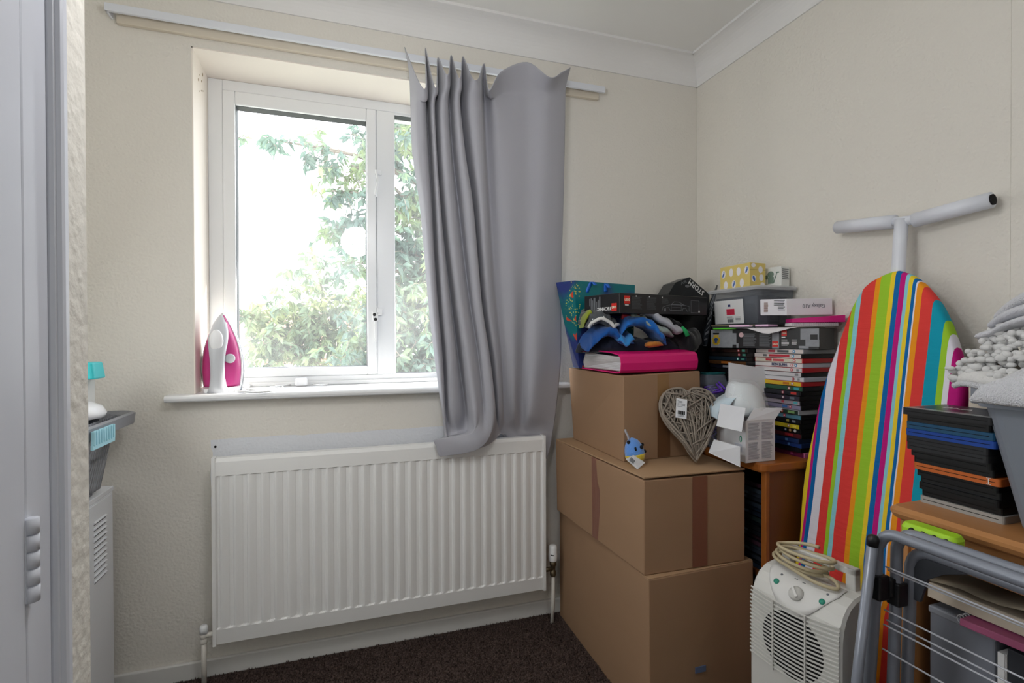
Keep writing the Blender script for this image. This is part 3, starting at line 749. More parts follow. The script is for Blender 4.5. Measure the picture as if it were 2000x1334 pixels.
def add_leaf(g, p, d, L, q):
    d = Vector(d).normalized(); s = d.cross(Vector((q.uniform(-1, 1), q.uniform(-1, 1), q.uniform(-.3, 1)))).normalized()
    n = d.cross(s); p = Vector(p); w = L * q.uniform(.17, .25); o = len(g.v); mid = p + d * L * .45 - n * L * .06
    g.v += [p, mid + s * w, mid - s * w, p + d * L - Vector((0, 0, L * .12))]
    g.f += [(o, o + 2, o + 3), (o, o + 3, o + 1)]
def grow(name, base, top, seed, clusters, mleaf, leaf, label, trunk_r=.12, per=11):
    q = random.Random(seed); t = thing(name, base, label, 'tree', None)
    base = Vector(base); top = Vector(top)
    g = G(); tr = cr([base, base.lerp(top, .35) + Vector((.15, .1, 0)), base.lerp(top, .7) + Vector((-.1, .05, 0)), top], 5)
    g.tube(tr, [trunk_r * (1 - .85 * i / (len(tr) - 1)) for i in range(len(tr))], 10)
    lv = G(); br = G()
    for (c, r, n) in clusters:
        c = Vector(c); a = min(tr, key=lambda p: (p - c).length + max(0, p.z - c.z + .3) * 2)
        pth = cr([a, a.lerp(c, .5) + Vector((0, 0, .12)), c], 4)
        br.tube(pth, [.03 * (1 - .75 * i / (len(pth) - 1)) for i in range(len(pth))], 6)
        for _ in range(int(n * 1.9)):
            u = Vector((q.gauss(0, .5), q.gauss(0, .5), q.gauss(0, .5)))
            if u.length > 1.25: continue
            e = c + Vector((u.x * r[0], u.y * r[1], u.z * r[2]))
            st = e - Vector((q.uniform(-.2, .2), q.uniform(-.2, .2), q.uniform(-.12, .18)))
            br.tube([st, (st + e) / 2 + Vector((0, 0, .02)), e], [.005, .004, .002], 4)
            for k in range(per):
                f = q.random(); p = st.lerp(e, f)
                add_leaf(lv, p, (q.gauss(0, .7), q.gauss(0, .7), q.gauss(-.55, .5)), leaf * q.uniform(.7, 1.25), q)
    put('trunk', g, m_bark, t, True); put('branches', br, m_bark, t, True)
    f = put('foliage', lv, mleaf, t); f['kind'] = 'stuff'
    return t
# crown clusters: (centre, radii, number of twigs)
T1 = [((-.62, 6.0, 3.2), (.22, .3, .10), 5), ((-.05, 6.0, 2.72), (.3, .3, .14), 8), ((.2, 6.0, 1.95), (.3, .3, .2), 8), ((.62, 6.0, 3.35), (.45, .5, .35), 34), ((1.1, 6.2, 3.5), (.5, .5, .4), 34), ((.75, 6.1, 2.75), (.5, .5, .32), 34), ((1.2, 6.2, 2.7), (.5, .5, .5), 40),
      ((.15, 6.0, 3.02), (.38, .3, .15), 12), ((-.25, 6.0, 3.15), (.3, .3, .14), 7), ((.4, 6.0, 2.35), (.45, .4, .28), 26), ((.05, 6.0, 2.28), (.25, .3, .14), 8),
      ((.85, 6.1, 2.1), (.5, .5, .32), 40), ((1.3, 6.2, 1.9), (.5, .5, .5), 50), ((.75, 6.0, 1.65), (.42, .5, .3), 46), ((.5, 6.2, 1.3), (.45, .5, .3), 50),
      ((1.0, 6.1, 1.2), (.5, .5, .4), 60), ((1.4, 6.1, .9), (.5, .5, .5), 60), ((.85, 6.0, .7), (.45, .4, .3), 60), ((.35, 6.2, .9), (.4, .4, .25), 40), ((.95, 6.0, .25), (.5, .4, .35), 60), ((1.5, 6.0, .2), (.5, .4, .4), 50), ((.4, 6.2, .42), (.4, .4, .25), 34)]
grow('broadleaf_tree', (1.5, 6.4, -2.8), (1.05, 6.2, 3.5), 3, T1, m_leaf, .118, 'large leafy green tree close outside, filling the right of the view', .11)
T2 = [((-.9, 8.2, .95), (.35, .4, .25), 26), ((-.35, 8.2, 1.25), (.5, .4, .3), 30), ((.55, 8.2, 1.5), (.5, .4, .4), 30), ((-1.15, 8.2, 1.45), (.25, .3, .16), 8), ((-.55, 8.2, 1.5), (.6, .5, .28), 26), ((0.0, 8.2, 1.62), (.6, .5, .32), 34), ((-1.0, 8.2, 1.2), (.4, .5, .3), 20), ((-.6, 8.2, .95), (.5, .5, .35), 34), ((.1, 8.2, 1.1), (.6, .5, .35), 44), ((-.3, 8.2, 2.1), (.7, .5, .3), 12), ((.35, 8.2, .62), (.6, .5, .28), 40), ((-.2, 8.2, .55), (.5, .5, .2), 22), ((-1.1, 8.3, .62), (.25, .3, .2), 6), ((-.75, 8.2, .28), (.3, .3, .1), 6)]
grow('garden_tree', (-.35, 8.6, -2.8), (-.2, 8.4, 1.6), 5, T2, m_leaf2, .13, 'paler lower tree farther off, left of the large leafy tree', .08)

hs_ = thing('house', (-3.5, 30, -2.8), 'pale brick house with tiled roof, far off beyond the garden trees', 'house')
m_brick = mat('pale_brick', '#c9a08c', rough=.9, var=.12, vscale=30)
m_roof = mat('roof_tile', '#b98f7d', rough=.9, bump=.5, scale=12, stretch=(1, 1, 6), dist=.05)
put('wall', G().box(-9, 1.5, 29, 36, -2.8, .1), m_brick, hs_)
put('roof', G().prism([(-9.4, 28.6, .05), (-9.4, 36.4, .05), (-9.4, 32.5, 2.6)], (11.3, 0, 0)), m_roof, hs_)
g = G()
for x in (-8.0, -5.6, -.6):
    g.box(x, x + 1.3, 28.93, 29, -.95, -.1)
for wx in (-8.0, -5.6, -.6):
    w_ = put('window', G().box(wx, wx + 1.3, 28.93, 29.0, -1.1, -.1), m_upvc, hs_)
    put('pane', G().box(wx + .1, wx + .6, 28.9, 28.93, -1.0, -.2).box(wx + .7, wx + 1.2, 28.9, 28.93, -1.0, -.2), mat('far_pane', '#5f6b73', rough=.1), w_)
po = put('porch', G().box(-3.6, -2.0, 27.2, 29, -2.8, -.45), m_brick, hs_)
put('porch_roof', G().box(-3.9, -1.7, 26.9, 29, -.45, -.25), mat('porch_white', '#f2f2f0', rough=.6), po)
put('porch_window', G().box(-3.0, -2.5, 27.15, 27.2, -1.1, -.55), MATS['far_pane'], po)

# ------------------------------------------------------------------ gift bag on the top box
def bag_mat():
    m = mat('ocean_gift_paper', '#1c2f66', rough=.35)
    nt, b = nodes(m)
    t = nt.nodes.new('ShaderNodeTexCoord')
    n = nt.nodes.new('ShaderNodeTexNoise'); n.inputs['Scale'].default_value = 7; n.inputs['Detail'].default_value = 1.5
    nt.links.new(t.outputs['Object'], n.inputs['Vector'])
    r = nt.nodes.new('ShaderNodeValToRGB'); e = r.color_ramp.elements
    e[0].position = .46; e[0].color = hexc('#2c3a7c'); e[1].position = .54; e[1].color = hexc('#0b6f76')
    nt.links.new(n.outputs['Fac'], r.inputs[0])
    v = nt.nodes.new('ShaderNodeTexVoronoi'); v.inputs['Scale'].default_value = 120
    nt.links.new(t.outputs['Object'], v.inputs['Vector'])
    n2 = nt.nodes.new('ShaderNodeTexNoise'); n2.inputs['Scale'].default_value = 13
    nt.links.new(t.outputs['Object'], n2.inputs['Vector'])
    c1 = nt.nodes.new('ShaderNodeMath'); c1.operation = 'LESS_THAN'; c1.inputs[1].default_value = .30; nt.links.new(v.outputs['Distance'], c1.inputs[0])
    c2 = nt.nodes.new('ShaderNodeMath'); c2.operation = 'GREATER_THAN'; c2.inputs[1].default_value = .60; nt.links.new(n2.outputs['Fac'], c2.inputs[0])
    k = nt.nodes.new('ShaderNodeMath'); k.operation = 'MULTIPLY'; nt.links.new(c1.outputs[0], k.inputs[0]); nt.links.new(c2.outputs[0], k.inputs[1])
    mx = nt.nodes.new('ShaderNodeMix'); mx.data_type = 'RGBA'; mx.inputs[7].default_value = hexc('#c9c25a')
    nt.links.new(k.outputs[0], mx.inputs[0]); nt.links.new(r.outputs[0], mx.inputs[6]); nt.links.new(mx.outputs[2], b.inputs['Base Color'])
    return m
m_bag = bag_mat()
gb = thing('gift_bag', (.95, 1.8, 1.0035), 'dark blue gift bag printed with sea life, standing on the top box beside the curtain', 'gift bag')
gA, gB_ = Vector((.846, 1.742, 1.004)), Vector((.856, 1.812, 1.004))       # gusset foot, near and far
gC, gD_ = (0.825, 1.735, 1.327), (0.788, 1.820, 1.327)
gE, gF = Vector((1.075, 1.745, 1.004)), (1.085, 1.745, 1.319)
gC, gD_, gF = Vector(gC), Vector(gD_), Vector(gF)
gG_, gH = Vector((1.07, 1.812, 1.004)), Vector((gF.x - .005, 1.82, gF.z))
mid = lambda a, b, o=(0, 0, 0): (a + b) / 2 + Vector(o)
gus = G().grid([[gA, gB_], [mid(gA, gC), mid(gB_, gD_)], [gC, gD_]])
put('side_gusset', gus, m_bag, gb, False, 0, .0012)
put('front_panel', G().grid([[gA, gE], [gC, gF]]), m_bag, gb, False, 0, .0012)
put('back_panel', G().grid([[gB_, gG_], [gD_, gH]]), m_bag, gb, False, 0, .0012)
put('side_gusset', G().grid([[gE, gG_], [gF, gH]]), m_bag, gb, False, 0, .0012)
m_ribbon = mat('blue_ribbon', '#1463c9', rough=.4)
h0 = (0.868, 1.738, 1.283); h1 = (0.886, 1.733, 1.323); h2 = (0.896, 1.720, 1.311); h3 = (0.948, 1.738, 1.289); h4 = (0.946, 1.733, 1.319); h5 = (0.956, 1.725, 1.303)
g = G()
for a, b_, c in ((h0, h1, h2), (h3, h4, h5)):
    rows = [[p, Vector(p) + Vector((.014, -.001, 0))] for p in cr([a, b_, c], 5)]
    g.grid(rows)
put('ribbon_handle', g, m_ribbon, gb, True, 0, .001)
m_fish = mat('coral_red_print', '#d6492f', rough=.4)
g = G()
def gpt(u, v): return gA.lerp(gB_, u).lerp(gC.lerp(gD_, u), v)
gn = (gB_ - gA).cross(gC - gA).normalized()
if gn.x > 0: gn = -gn
for (u, v, a_, b_) in ((.55, .84, .30, .042), (.45, .36, .28, .045), (.45, .57, .30, .028)):
    g = G()
    body = [gpt(u + a_ * math.cos(t), v + b_ * math.sin(t)) + gn * .0014 for t in [2 * math.pi * k / 14 for k in range(14)]]
    g.prism(body, gn * .0008)
    g.prism([gpt(u - a_ * .8, v) + gn * .0015, gpt(u - a_ * 1.5, v + b_) + gn * .0015, gpt(u - a_ * 1.5, v - b_) + gn * .0015], gn * .0008)
    put('fish_pattern', g, m_fish, gb)
g = G()
for (x, z, w) in ((.862, .075, .012), (.868, .13, .014), (.86, .012, .016)):
    p0 = Vector((x, 1.7405, 1.004 + z)); g = G(); g.prism([p0, p0 + Vector((w, 0, -w * .9)), p0 + Vector((w * .3, 0, -w * .35)), p0 + Vector((-.002, 0, -w * .9))], (0, -.0012, 0)); put('fish_pattern', g, m_fish, gb)

# ------------------------------------------------------------------ pink ring binder
m_pink = mat('pink_binder_vinyl', '#d4126f', rough=.4, bump=.08, scale=25)
fo = thing('ring_binder', (1.0, 1.46, 1.0), 'bright pink ring binder full of pages, lying on the top cardboard box', 'ring binder')
A0, A1 = Vector((.857, 1.462, 1.0)), Vector((1.158, 1.470, 1.004))   # spine, left and right
bk_ = Vector((-.01, .262, 0)); fr = (A1 - A0).normalized()
def bsec(o):
    pts = [(0.262, 0.004), (0.02, 0.001), (0.006, 0.004), (0.0, 0.012), (-.003, .035), (0.002, 0.056), (0.012, 0.064), (0.06, 0.070), (.16, .074), (0.262, 0.068)]
    inn = [(0.262, 0.064), (.16, .0705), (0.06, 0.0665), (0.015, 0.060), (0.006, 0.053), (0.0012, .035), (0.004, 0.014), (0.009, 0.007), (.02, .0045), (.262, .0075)]
    return [o + bk_ * (a / .262) + Vector((0, 0, z)) for a, z in pts + inn]
g = G().loft([bsec(A0), bsec(A0.lerp(A1, .5) + Vector((0, 0, -.001))), bsec(A1)])
put('cover', g, m_pink, fo, False, 0.001)
m_page = mat('page_edges', '#c9c6c6', rough=.8, bump=.9, scale=14, stretch=(.3, .3, 26), dist=.006)
g = G(); Ai = A0 + fr * .008
rows = []
for k in range(7):
    f = k / 6; z0, z1 = .0085, .066
    rows.append([Ai + bk_ * a + fr * (.004 * math.sin(5 * f + 3 * a)) + Vector((0, 0, z0 + (z1 - z0 - .012 * (1 - a * .9) * (f)) * f)) for a in (.03, .12, .3, .5, .7, .85, .97)])
g.grid(rows)
put('pages', g, m_page, fo)
gp = G()
for k in range(9):
    f = (k + .5) / 9.5
    gp.obox(Ai + bk_ * .05 + Vector((0, 0, .010 + .047 * f)), bk_ * .88, fr * .284, (0, 0, .0035))
put('plastic_sleeve', gp, mat('clear_sleeves', '#d9d9dc', rough=.3), fo)

# ------------------------------------------------------------------ clothes
def rag(name, cpath, back, th, col, label, seed, amp=.010, hem=None, cat='clothing', vlen=1.0, group=None, rise=None, hemw=.008, mm=None):
    """a folded garment: a rounded front fold along cpath, its two layers running back"""
    m = mm or mat(col[0], col[1], rough=.85, spec=.15, sheen=.2, bump=.25, scale=140, dist=.003)
    P_ = cr(cpath, 10); back = Vector(back); n = len(P_)
    prof = [(1, .92), (.8, .97), (.6, 1.02), (.45, 1.0), (.3, 1.02), (.15, .95), (.05, .80), (0, .52), (.04, .24), (.15, .05), (.4, 0), (.7, .0), (1, .05)]
    rows = []
    for i, p in enumerate(P_):
        row = []
        s = i / (n - 1)
        e = min(1, 6 * min(s, 1 - s) + .10) * (1 + .22 * nz(Vector((s * 9, seed, 0)), 1))
        for a, z in prof:
            q = p + back * a + Vector((0, 0, (z) * th * e))
            w = amp * (nz(q, 22, seed) + .7 * nz(q, 48, seed + 3) + .35 * nz(q, 95, seed + 7))
            q = q + Vector((w * .7, w * .4 if a > .05 else w * .8, w * (1 if z > .3 else .2) + (rise or 0) * a))
            row.append(q)
        rows.append(row)
    o_ = P_[len(P_) // 2]
    o = put(name, G().loft(rows) if False else G().grid(rows), m, None, True, 0, .002, 1, origin=o_)
    tag(o, label, cat, group)
    if hem:
        h = put('hem', G().tube([p + Vector((0, -.002, th * .45 * min(1, 6 * min(i / (n - 1), 1 - i / (n - 1)) + .25))) + Vector((0, 0, amp * nz(p, 22, seed) * .6)) for i, p in enumerate(P_)], hemw, 8), hem, o, True)
    return o
def Y(l): return l
m_whem = mat('white_ribbing', '#d9d9d6', rough=.85)
m_lime = mat('lime_cuff', '#a7b836', rough=.85)
m_grn = mat('green_trim', '#23a05a', rough=.85)
starry = mat('starry_cloth', '#3c4044', rough=.85, sheen=.2, bump=.2, scale=120)
nt, b = nodes(starry)
t_ = nt.nodes.new('ShaderNodeTexCoord'); v_ = nt.nodes.new('ShaderNodeTexVoronoi'); v_.inputs['Scale'].default_value = 70
nt.links.new(t_.outputs['Object'], v_.inputs['Vector'])
c_ = nt.nodes.new('ShaderNodeMath'); c_.operation = 'LESS_THAN'; c_.inputs[1].default_value = .20; nt.links.new(v_.outputs['Distance'], c_.inputs[0])
mx_ = nt.nodes.new('ShaderNodeMix'); mx_.data_type = 'RGBA'; mx_.inputs[6].default_value = hexc('#45494d'); mx_.inputs[7].default_value = hexc('#cfd6da')
nt.links.new(c_.outputs[0], mx_.inputs[0]); nt.links.new(mx_.outputs[2], b.inputs['Base Color'])
GC = 'clothes heaped on the pink binder'
rag('dark_top', [(0.828, 1.620, 1.063),(0.848, 1.590, 1.064),(0.890, 1.560, 1.064),(0.977, 1.540, 1.058),(1.087, 1.550, 1.058),(1.194, 1.580, 1.060)], (.0, .115, .0), .055, ('navy_cloth', '#161c2c'), 'dark navy garment at the bottom of the clothes heap on the binder', 11, group=GC)
rag('black_sweater', [(1.094, 1.560, 1.107),(1.143, 1.540, 1.101),(1.159, 1.500, 1.063),(1.213, 1.530, 1.065),(1.258, 1.570, 1.093)], (.02, .14, .0), .075, ('black_cloth', '#15161a'), 'black garment drooping over the right end of the pink binder', 15, group=GC, amp=.012)
rag('blue_shirt', [(0.814, 1.600, 1.068),(0.824, 1.560, 1.089),(0.844, 1.540, 1.113),(0.873, 1.530, 1.113),(0.910, 1.520, 1.089),(0.945, 1.520, 1.102)], (.02, .13, .02), .030, ('blue_cloth', '#164f98'), 'deep blue shirt crumpled at the left of the clothes heap', 21, group=GC, amp=.014)
rag('blue_shirt', [(0.900, 1.530, 1.122),(0.929, 1.520, 1.149),(0.981, 1.520, 1.151),(1.018, 1.510, 1.133),(1.044, 1.500, 1.102),(1.070, 1.520, 1.088)], (.03, .13, .010), .034, ('bright_blue_cloth', '#1d64b4'), 'bright blue shirt folded over in the middle of the clothes heap', 24, group=GC, amp=.012)
rag('light_blue_top', [(0.886, 1.525, 1.103),(0.899, 1.515, 1.096),(0.908, 1.505, 1.083),(0.927, 1.510, 1.096),(0.942, 1.515, 1.109)], (.02, .08, .02), .022, ('sky_blue_cloth', '#2f7fc0'), 'small sky blue piece of clothing hanging at the front of the heap', 26, group=GC, amp=.008)
rag('patterned_top', [(0.992, 1.525, 1.087),(1.005, 1.515, 1.083),(1.030, 1.515, 1.085),(1.061, 1.525, 1.089)], (.02, .08, .0), .016, ('orange_cloth', '#c27a30'), 'orange striped scrap of clothing under the bright blue shirt', 28, group=GC, amp=.006)
rag('starry_shorts', [(0.814, 1.600, 1.148),(0.818, 1.570, 1.151),(0.841, 1.555, 1.161),(0.869, 1.550, 1.151),(0.884, 1.550, 1.137),(0.904, 1.560, 1.158)], (.02, .13, .02), .042, None, 'dark grey speckled shorts with a white hem under the black box', 31, hem=m_whem, group=GC, amp=.010, hemw=.006, mm=starry)
rag('lime_top', [(0.810, 1.630, 1.152),(0.807, 1.610, 1.166),(0.814, 1.600, 1.183),(0.830, 1.600, 1.194)], (.03, .1, .0), .024, ('lime_cloth', '#8e9c2c'), 'lime green cuff sticking out left of the speckled shorts', 33, group=GC, amp=.006)
rag('grey_shirt', [(0.946, 1.560, 1.183),(0.967, 1.540, 1.168),(0.995, 1.530, 1.161),(1.029, 1.520, 1.137),(1.067, 1.510, 1.123),(1.099, 1.520, 1.116)], (.04, .13, .008), .028, ('pale_mint_grey_cloth', '#8f9c98'), 'pale mint grey shirt over the bright blue shirt', 36, group=GC, amp=.010)
rag('grey_shirt', [(0.986, 1.560, 1.194),(1.014, 1.540, 1.190),(1.045, 1.520, 1.168),(1.080, 1.505, 1.146),(1.105, 1.500, 1.125),(1.137, 1.510, 1.137)], (.05, .12, .006), .030, ('light_grey_cloth', '#a9abb4'), 'light grey shirt with green trim lying top right of the clothes heap', 38, hem=None, group=GC, amp=.009)
tr_ = bpy.data.objects['grey_shirt.001']
put('green_trim', G().tube([(1.126, 1.515, 1.151),(1.139, 1.512, 1.140),(1.148, 1.510, 1.123)], .008, 8), m_grn, tr_, True)
tag(put('red_top', G().tube(cr([(0.927, 1.575, 1.190),(0.956, 1.570, 1.187),(1.000, 1.575, 1.193)], 4), .010, 8), mat('red_cloth', '#a32a36', rough=.85), None, True, origin=(0.956, 1.570, 1.187)), 'thin edge of a red garment under the black boxed set', 'clothing', GC)

# ------------------------------------------------------------------ black boxed model set on the clothes
m_blackbox = mat('black_print_card', '#1d1e21', rough=.35)
m_red = mat('logo_red', '#d22a22', rough=.4)
m_white = mat('print_white', '#e8e8e8', rough=.5)
m_gprint = mat('print_grey', '#6f7277', rough=.5)
m_dgprint = mat('print_dark_grey', '#46494d', rough=.5)
def logo(parent, o, right, up, x, y, s):
    """red square with white letters edged yellow"""
    g = G(); patch(g, o, right, up, x, x + s, y, y + s, .0012)
    lg = put('logo', g, m_red, parent)
    oo = Vector(o) + Vector(right).normalized() * (x + s * .07) + Vector(up).normalized() * (y + s * .34)
    text('logo_letters', 'LEGO', s * .42, mat('logo_yellow', '#f0c63a', rough=.4), lg, oo, right, up, .0016, .0002, squash=.82, bold=.02 * s)
    text('logo_letters', 'LEGO', s * .42, m_white, lg, oo, right, up, .0020, .0002, squash=.82, bold=.006 * s)
    return lg
K0 = Vector((.876, 1.500, 1.198)); Kr = Vector((.411, .083, .0)); Kl = Vector((-.037, .183, 0)); Kh = .067
lt = thing('model_kit_box', tuple(K0), 'flat black boxed car model set lying on top of the heaped clothes', 'toy box', 'boxed building sets')
put('carton', G().obox(K0, Kr, Kl, (0, 0, Kh)), m_blackbox, lt, False, .0015)
up = Vector((0, 0, 1)); lr = -Kl.normalized(); lo = K0 + Kl     # end face reads from its far corner
logo(lt, K0, Kr, up, .018, .032, .026)
tb_ = K0 + Kl.normalized() * .058 + up * .028
g = G(); patch(g, K0, Kr, up, .022, .038, .026, .029); patch(g, K0, Kr, up, .07, .074, .056, .060); patch(g, K0, Kr, up, .13, .134, .056, .060); patch(g, K0, Kr, up, .19, .194, .056, .060); patch(g, K0, Kr, up, .375, .381, .010, .016)
put('print_marks', g, m_white, lt)
g = G(); lines(g, K0, Kr, up, .052, .098, .014, .056, 14, .5); lines(g, K0, Kr, up, .118, .165, .014, .056, 13, .5, sd=4); lines(g, K0, Kr, up, .19, .225, .036, .054, 6, .5, sd=6)
put('small_print', g, m_dgprint, lt)
g = G()
for a, b_, c, d in ((.335, .378, .008, .009), (.335, .378, .051, .052), (.335, .336, .008, .052), (.377, .378, .008, .052)): patch(g, K0, Kr, up, a, b_, c, d)
for x0_, x1_, z0_, z1_ in ((.2, .21, .01, .02), (.235, .30, .033, .036)): patch(g, K0, Kr, up, x0_, x1_, z0_, z1_)
# car outline drawn in thin strokes
rK = Kr.normalized(); nK = Kr.cross(up).normalized()
def pt(x, z): return K0 + rK * x + up * z + nK * .001
for st in ([(.19, .012), (.195, .025), (.215, .031), (.235, .034), (.25, .045), (.275, .044), (.30, .034), (.325, .030), (.325, .012)], [(.205, .012), (.208, .022), (.222, .024), (.232, .012)], [(.29, .012), (.294, .022), (.308, .023), (.316, .012)], [(.235, .034), (.235, .014), (.285, .014), (.285, .036)], [(.24, .024), (.28, .025)]):
    g.tube([pt(*q) for q in st], .0008, 4)
put('car_drawing', g, m_gprint, lt)
# end face with upside-down words and the car picture
le = K0 + Kl.normalized() * .0 + up * Kh
lg2 = logo(lt, K0 + Kl, lr, up, .183 - .036, .008, .026)
text('lettering', 'TECHNIC', .015, m_white, lt, K0 + Kl.normalized() * .040 + up * .022, Kl, -up, .001, squash=1.15, bold=.0006)
g = G()
for k, (a, b_, z0_, z1_) in enumerate(((.125, .135, .012, .058), (.138, .142, .008, .05), (.145, .15, .016, .058), (.098, .104, .02, .06), (.106, .112, .014, .05), (.116, .120, .012, .044), (.153, .158, .03, .056))):
    patch(g, K0 + Kl, lr, up, .187 - b_, .187 - a, z0_, z1_)
put('car_picture', g, m_gprint, lt)

# second black set leaning behind, with a gabled outline and slanting title
S0 = (1.378, 1.800, 1.366)
pent = thing('toy_box', (S0[0], 1.80, 1.2), 'black gable-ended box with slanting white title, behind the black car set', 'toy box', 'boxed building sets')
pp = [(1.277, 1.800, 1.296),(1.309, 1.800, 1.341),(1.378, 1.800, 1.366),(1.478, 1.800, 1.297),(1.473, 1.800, 1.211),(1.277, 1.800, 1.194)]
m_storm = mat('dark_print_card', '#202429', rough=.35, var=.5, vscale=22)
put('carton', G().prism(pp, (.012, .10, .0)), m_storm, pent, False, .001)
e0, e1 = Vector(pp[2]), Vector(pp[3]); dr_ = (e1 - e0).normalized(); ur_ = Vector((-dr_.z, 0, dr_.x)) * -1
text('lettering', 'STORM', .030, m_white, pent, e0 + dr_ * .094 - Vector((0, .0005, .006)) + Vector((-.004, 0, 0)), -dr_, Vector((-dr_.z, 0, dr_.x)) * (1 if dr_.x < 0 else -1), .0012, squash=.9, bold=.0003)
e2, e3 = Vector(pp[1]), Vector(pp[2]); d2 = (e3 - e2).normalized()
text('lettering', 'AIR', .016, m_gprint, pent, e2 + d2 * .03 - Vector((0, 0, .018)), d2, (-d2.z, 0, d2.x), .0012, squash=1.2)
g = G(); c0 = e0 + Vector((-.012, -.0012, -.038)); g.ball(c0, (.011, .0012, .006), 12, 6)
put('print_marks', g, m_gprint, pent)
# black soft bag that carries it, on the bookcase top
rows = []
for k in range(12):
    f = k / 11; z = .7425 + .475 * f; sc = .92 + .1 * math.sin(f * 3.0)
    rg = []
    for j in range(22):
        a = 2 * math.pi * j / 22
        x = 1.355 + .125 * sc * max(-1, min(1, 1.25 * math.cos(a))); y = 1.775 + .125 * sc * max(-1, min(1, 1.25 * math.sin(a)))
        p = Vector((x, y, z)); w = .012 * nz(p, 14, 5); rg.append(p + Vector((w, w, w if 0 < k < 11 else 0)))
    rows.append(rg)
tag(put('black_bag', G().loft(rows), mat('black_nylon', '#131418', rough=.6, bump=.3, scale=60), None, True, origin=(1.355, 1.775, .7425)), 'soft black fabric bag standing on the bookcase behind the boxed sets', 'bag')
# clear packet with dark card leaning in the gap
pk = thing('clear_packet', (1.344, 1.640, 1.154), 'clear plastic packet with dark printed card, upright between the black set and the storage box', 'packet')
q = [(1.280, 1.600, 1.085),(1.278, 1.570, 1.085),(1.385, 1.640, 1.319),(1.363, 1.660, 1.242)]
put('backing_card', G().prism(q, (.004, .012, 0)), mat('packet_card', '#2c3036', rough=.25, var=.6, vscale=40), pk)
g = G()
for k in range(9):
    f = k / 9; a = Vector(q[0]).lerp(Vector(q[3]), f); b_ = Vector(q[1]).lerp(Vector(q[2]), f); g.obox(a.lerp(b_, .2) + Vector((-.001, -.002, 0)), (b_ - a) * .6, (0, .001, 0), (0, 0, .003 + .003 * (k % 3)))
put('small_print', g, m_gprint, pk)

# ------------------------------------------------------------------ bookcase with the film stack
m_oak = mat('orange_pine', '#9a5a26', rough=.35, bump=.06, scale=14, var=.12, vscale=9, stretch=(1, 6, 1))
m_oak_shaded = mat('orange_pine_shaded', '#6d3f1a', rough=.4, var=.12, vscale=9, stretch=(6, 1, 1))  # same pine, its colour darkened for panels that stand in shade
bc = thing('bookcase', (1.36, 1.56, 0), 'low orange pine bookcase against the right wall, its open front facing the boxes', 'bookcase')
BX0, BY0, BZ = 1.205, 1.222, .742
put('top_board', G().loft([rect_ring(BX0 - .018, 1.528, BY0 - .008, 1.925, BZ - .026, .02), rect_ring(BX0 - .02, 1.529, BY0 - .011, 1.927, BZ - .02, .02), rect_ring(BX0 - .02, 1.529, BY0 - .011, 1.927, BZ - .004, .02), rect_ring(BX0 - .016, 1.528, BY0 - .008, 1.924, BZ, .02)]), m_oak, bc)
put('side_panel', G().box(BX0 + .004, 1.525, BY0, BY0 + .018, 0, BZ - .026), m_oak_shaded, bc, False, .003)
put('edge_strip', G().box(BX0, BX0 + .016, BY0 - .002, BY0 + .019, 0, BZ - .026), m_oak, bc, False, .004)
put('side_panel', G().box(BX0, 1.525, 1.895, 1.913, 0, BZ - .026), m_oak_shaded, bc, False, .003)
put('back_board', G().box(1.515, 1.525, BY0 + .018, 1.895, 0, BZ - .026), m_oak_shaded, bc)
put('shelf', G().box(BX0 + .01, 1.515, BY0 + .018, 1.895, .06, .078), m_oak_shaded, bc, False, .002)
put('shelf', G().box(BX0 + .01, 1.515, BY0 + .018, 1.895, .385, .403), m_oak_shaded, bc, False, .002)
# film cases
CASE = {}
def dvd(o, d, w, L, W, T, body, spine, label, grp, deco=None, name='film_case', cat='film case'):
    """o near corner, d along the spine, w across the case"""
    o = Vector(o); d = Vector(d).normalized(); w = Vector(w).normalized()
    t = thing(name, tuple(o), label, cat, grp)
    put('case', G().obox(o, d * L, w * W, (0, 0, T - .0004)), mat('case_' + body, body, rough=.35), t, False, .0012)
    g = G().obox(o + d * .003 - w * .0006 + Vector((0, 0, .001)), d * (L - .006), w * .001, (0, 0, T - .0024))
    sp = put('spine_insert', g, mat('spine_' + spine, spine, rough=.4), t)
    if deco:
        r = -d; oo = o + d * L - w * .0006
        for kind, col, a, b_, *tx in deco:
            mm = mat('print_' + col, col, rough=.5)
            if kind == 'bar':
                g = G(); patch(g, oo, r, (0, 0, 1), a, b_, T * .25, T * .75, .001); put('spine_print', g, mm, sp)
            elif kind == 'dot':
                put('rating_mark', G().disc(oo + r * a + Vector((0, 0, T / 2)) - w * .0002, -w, T * .34, .0008, 16), mm, sp)
                put('rating_mark', G().disc(oo + r * a + Vector((0, 0, T / 2)) - w * .0006, -w, T * .17, .0008, 12), m_white, sp)
            elif kind == 'text':
                text('spine_title', tx[0], T * .8, mm, sp, oo + r * a + Vector((0, 0, T * .24)), r, (0, 0, 1), .0012, .0001, squash=b_, bold=.0003)
    return t
T = .0146
names = ['top', 'second', 'third', 'fourth', 'fifth', 'sixth', 'seventh', 'eighth', 'ninth', 'tenth', 'eleventh', 'twelfth', 'thirteenth', 'fourteenth', 'fifteenth', 'sixteenth', 'seventeenth', 'eighteenth', 'nineteenth', 'twentieth', 'twenty-first', 'twenty-second', 'twenty-third']
def rate(c1, c2): return [('dot', c1, .150, 0), ('bar', '#9aa0a8', .163, .176)]
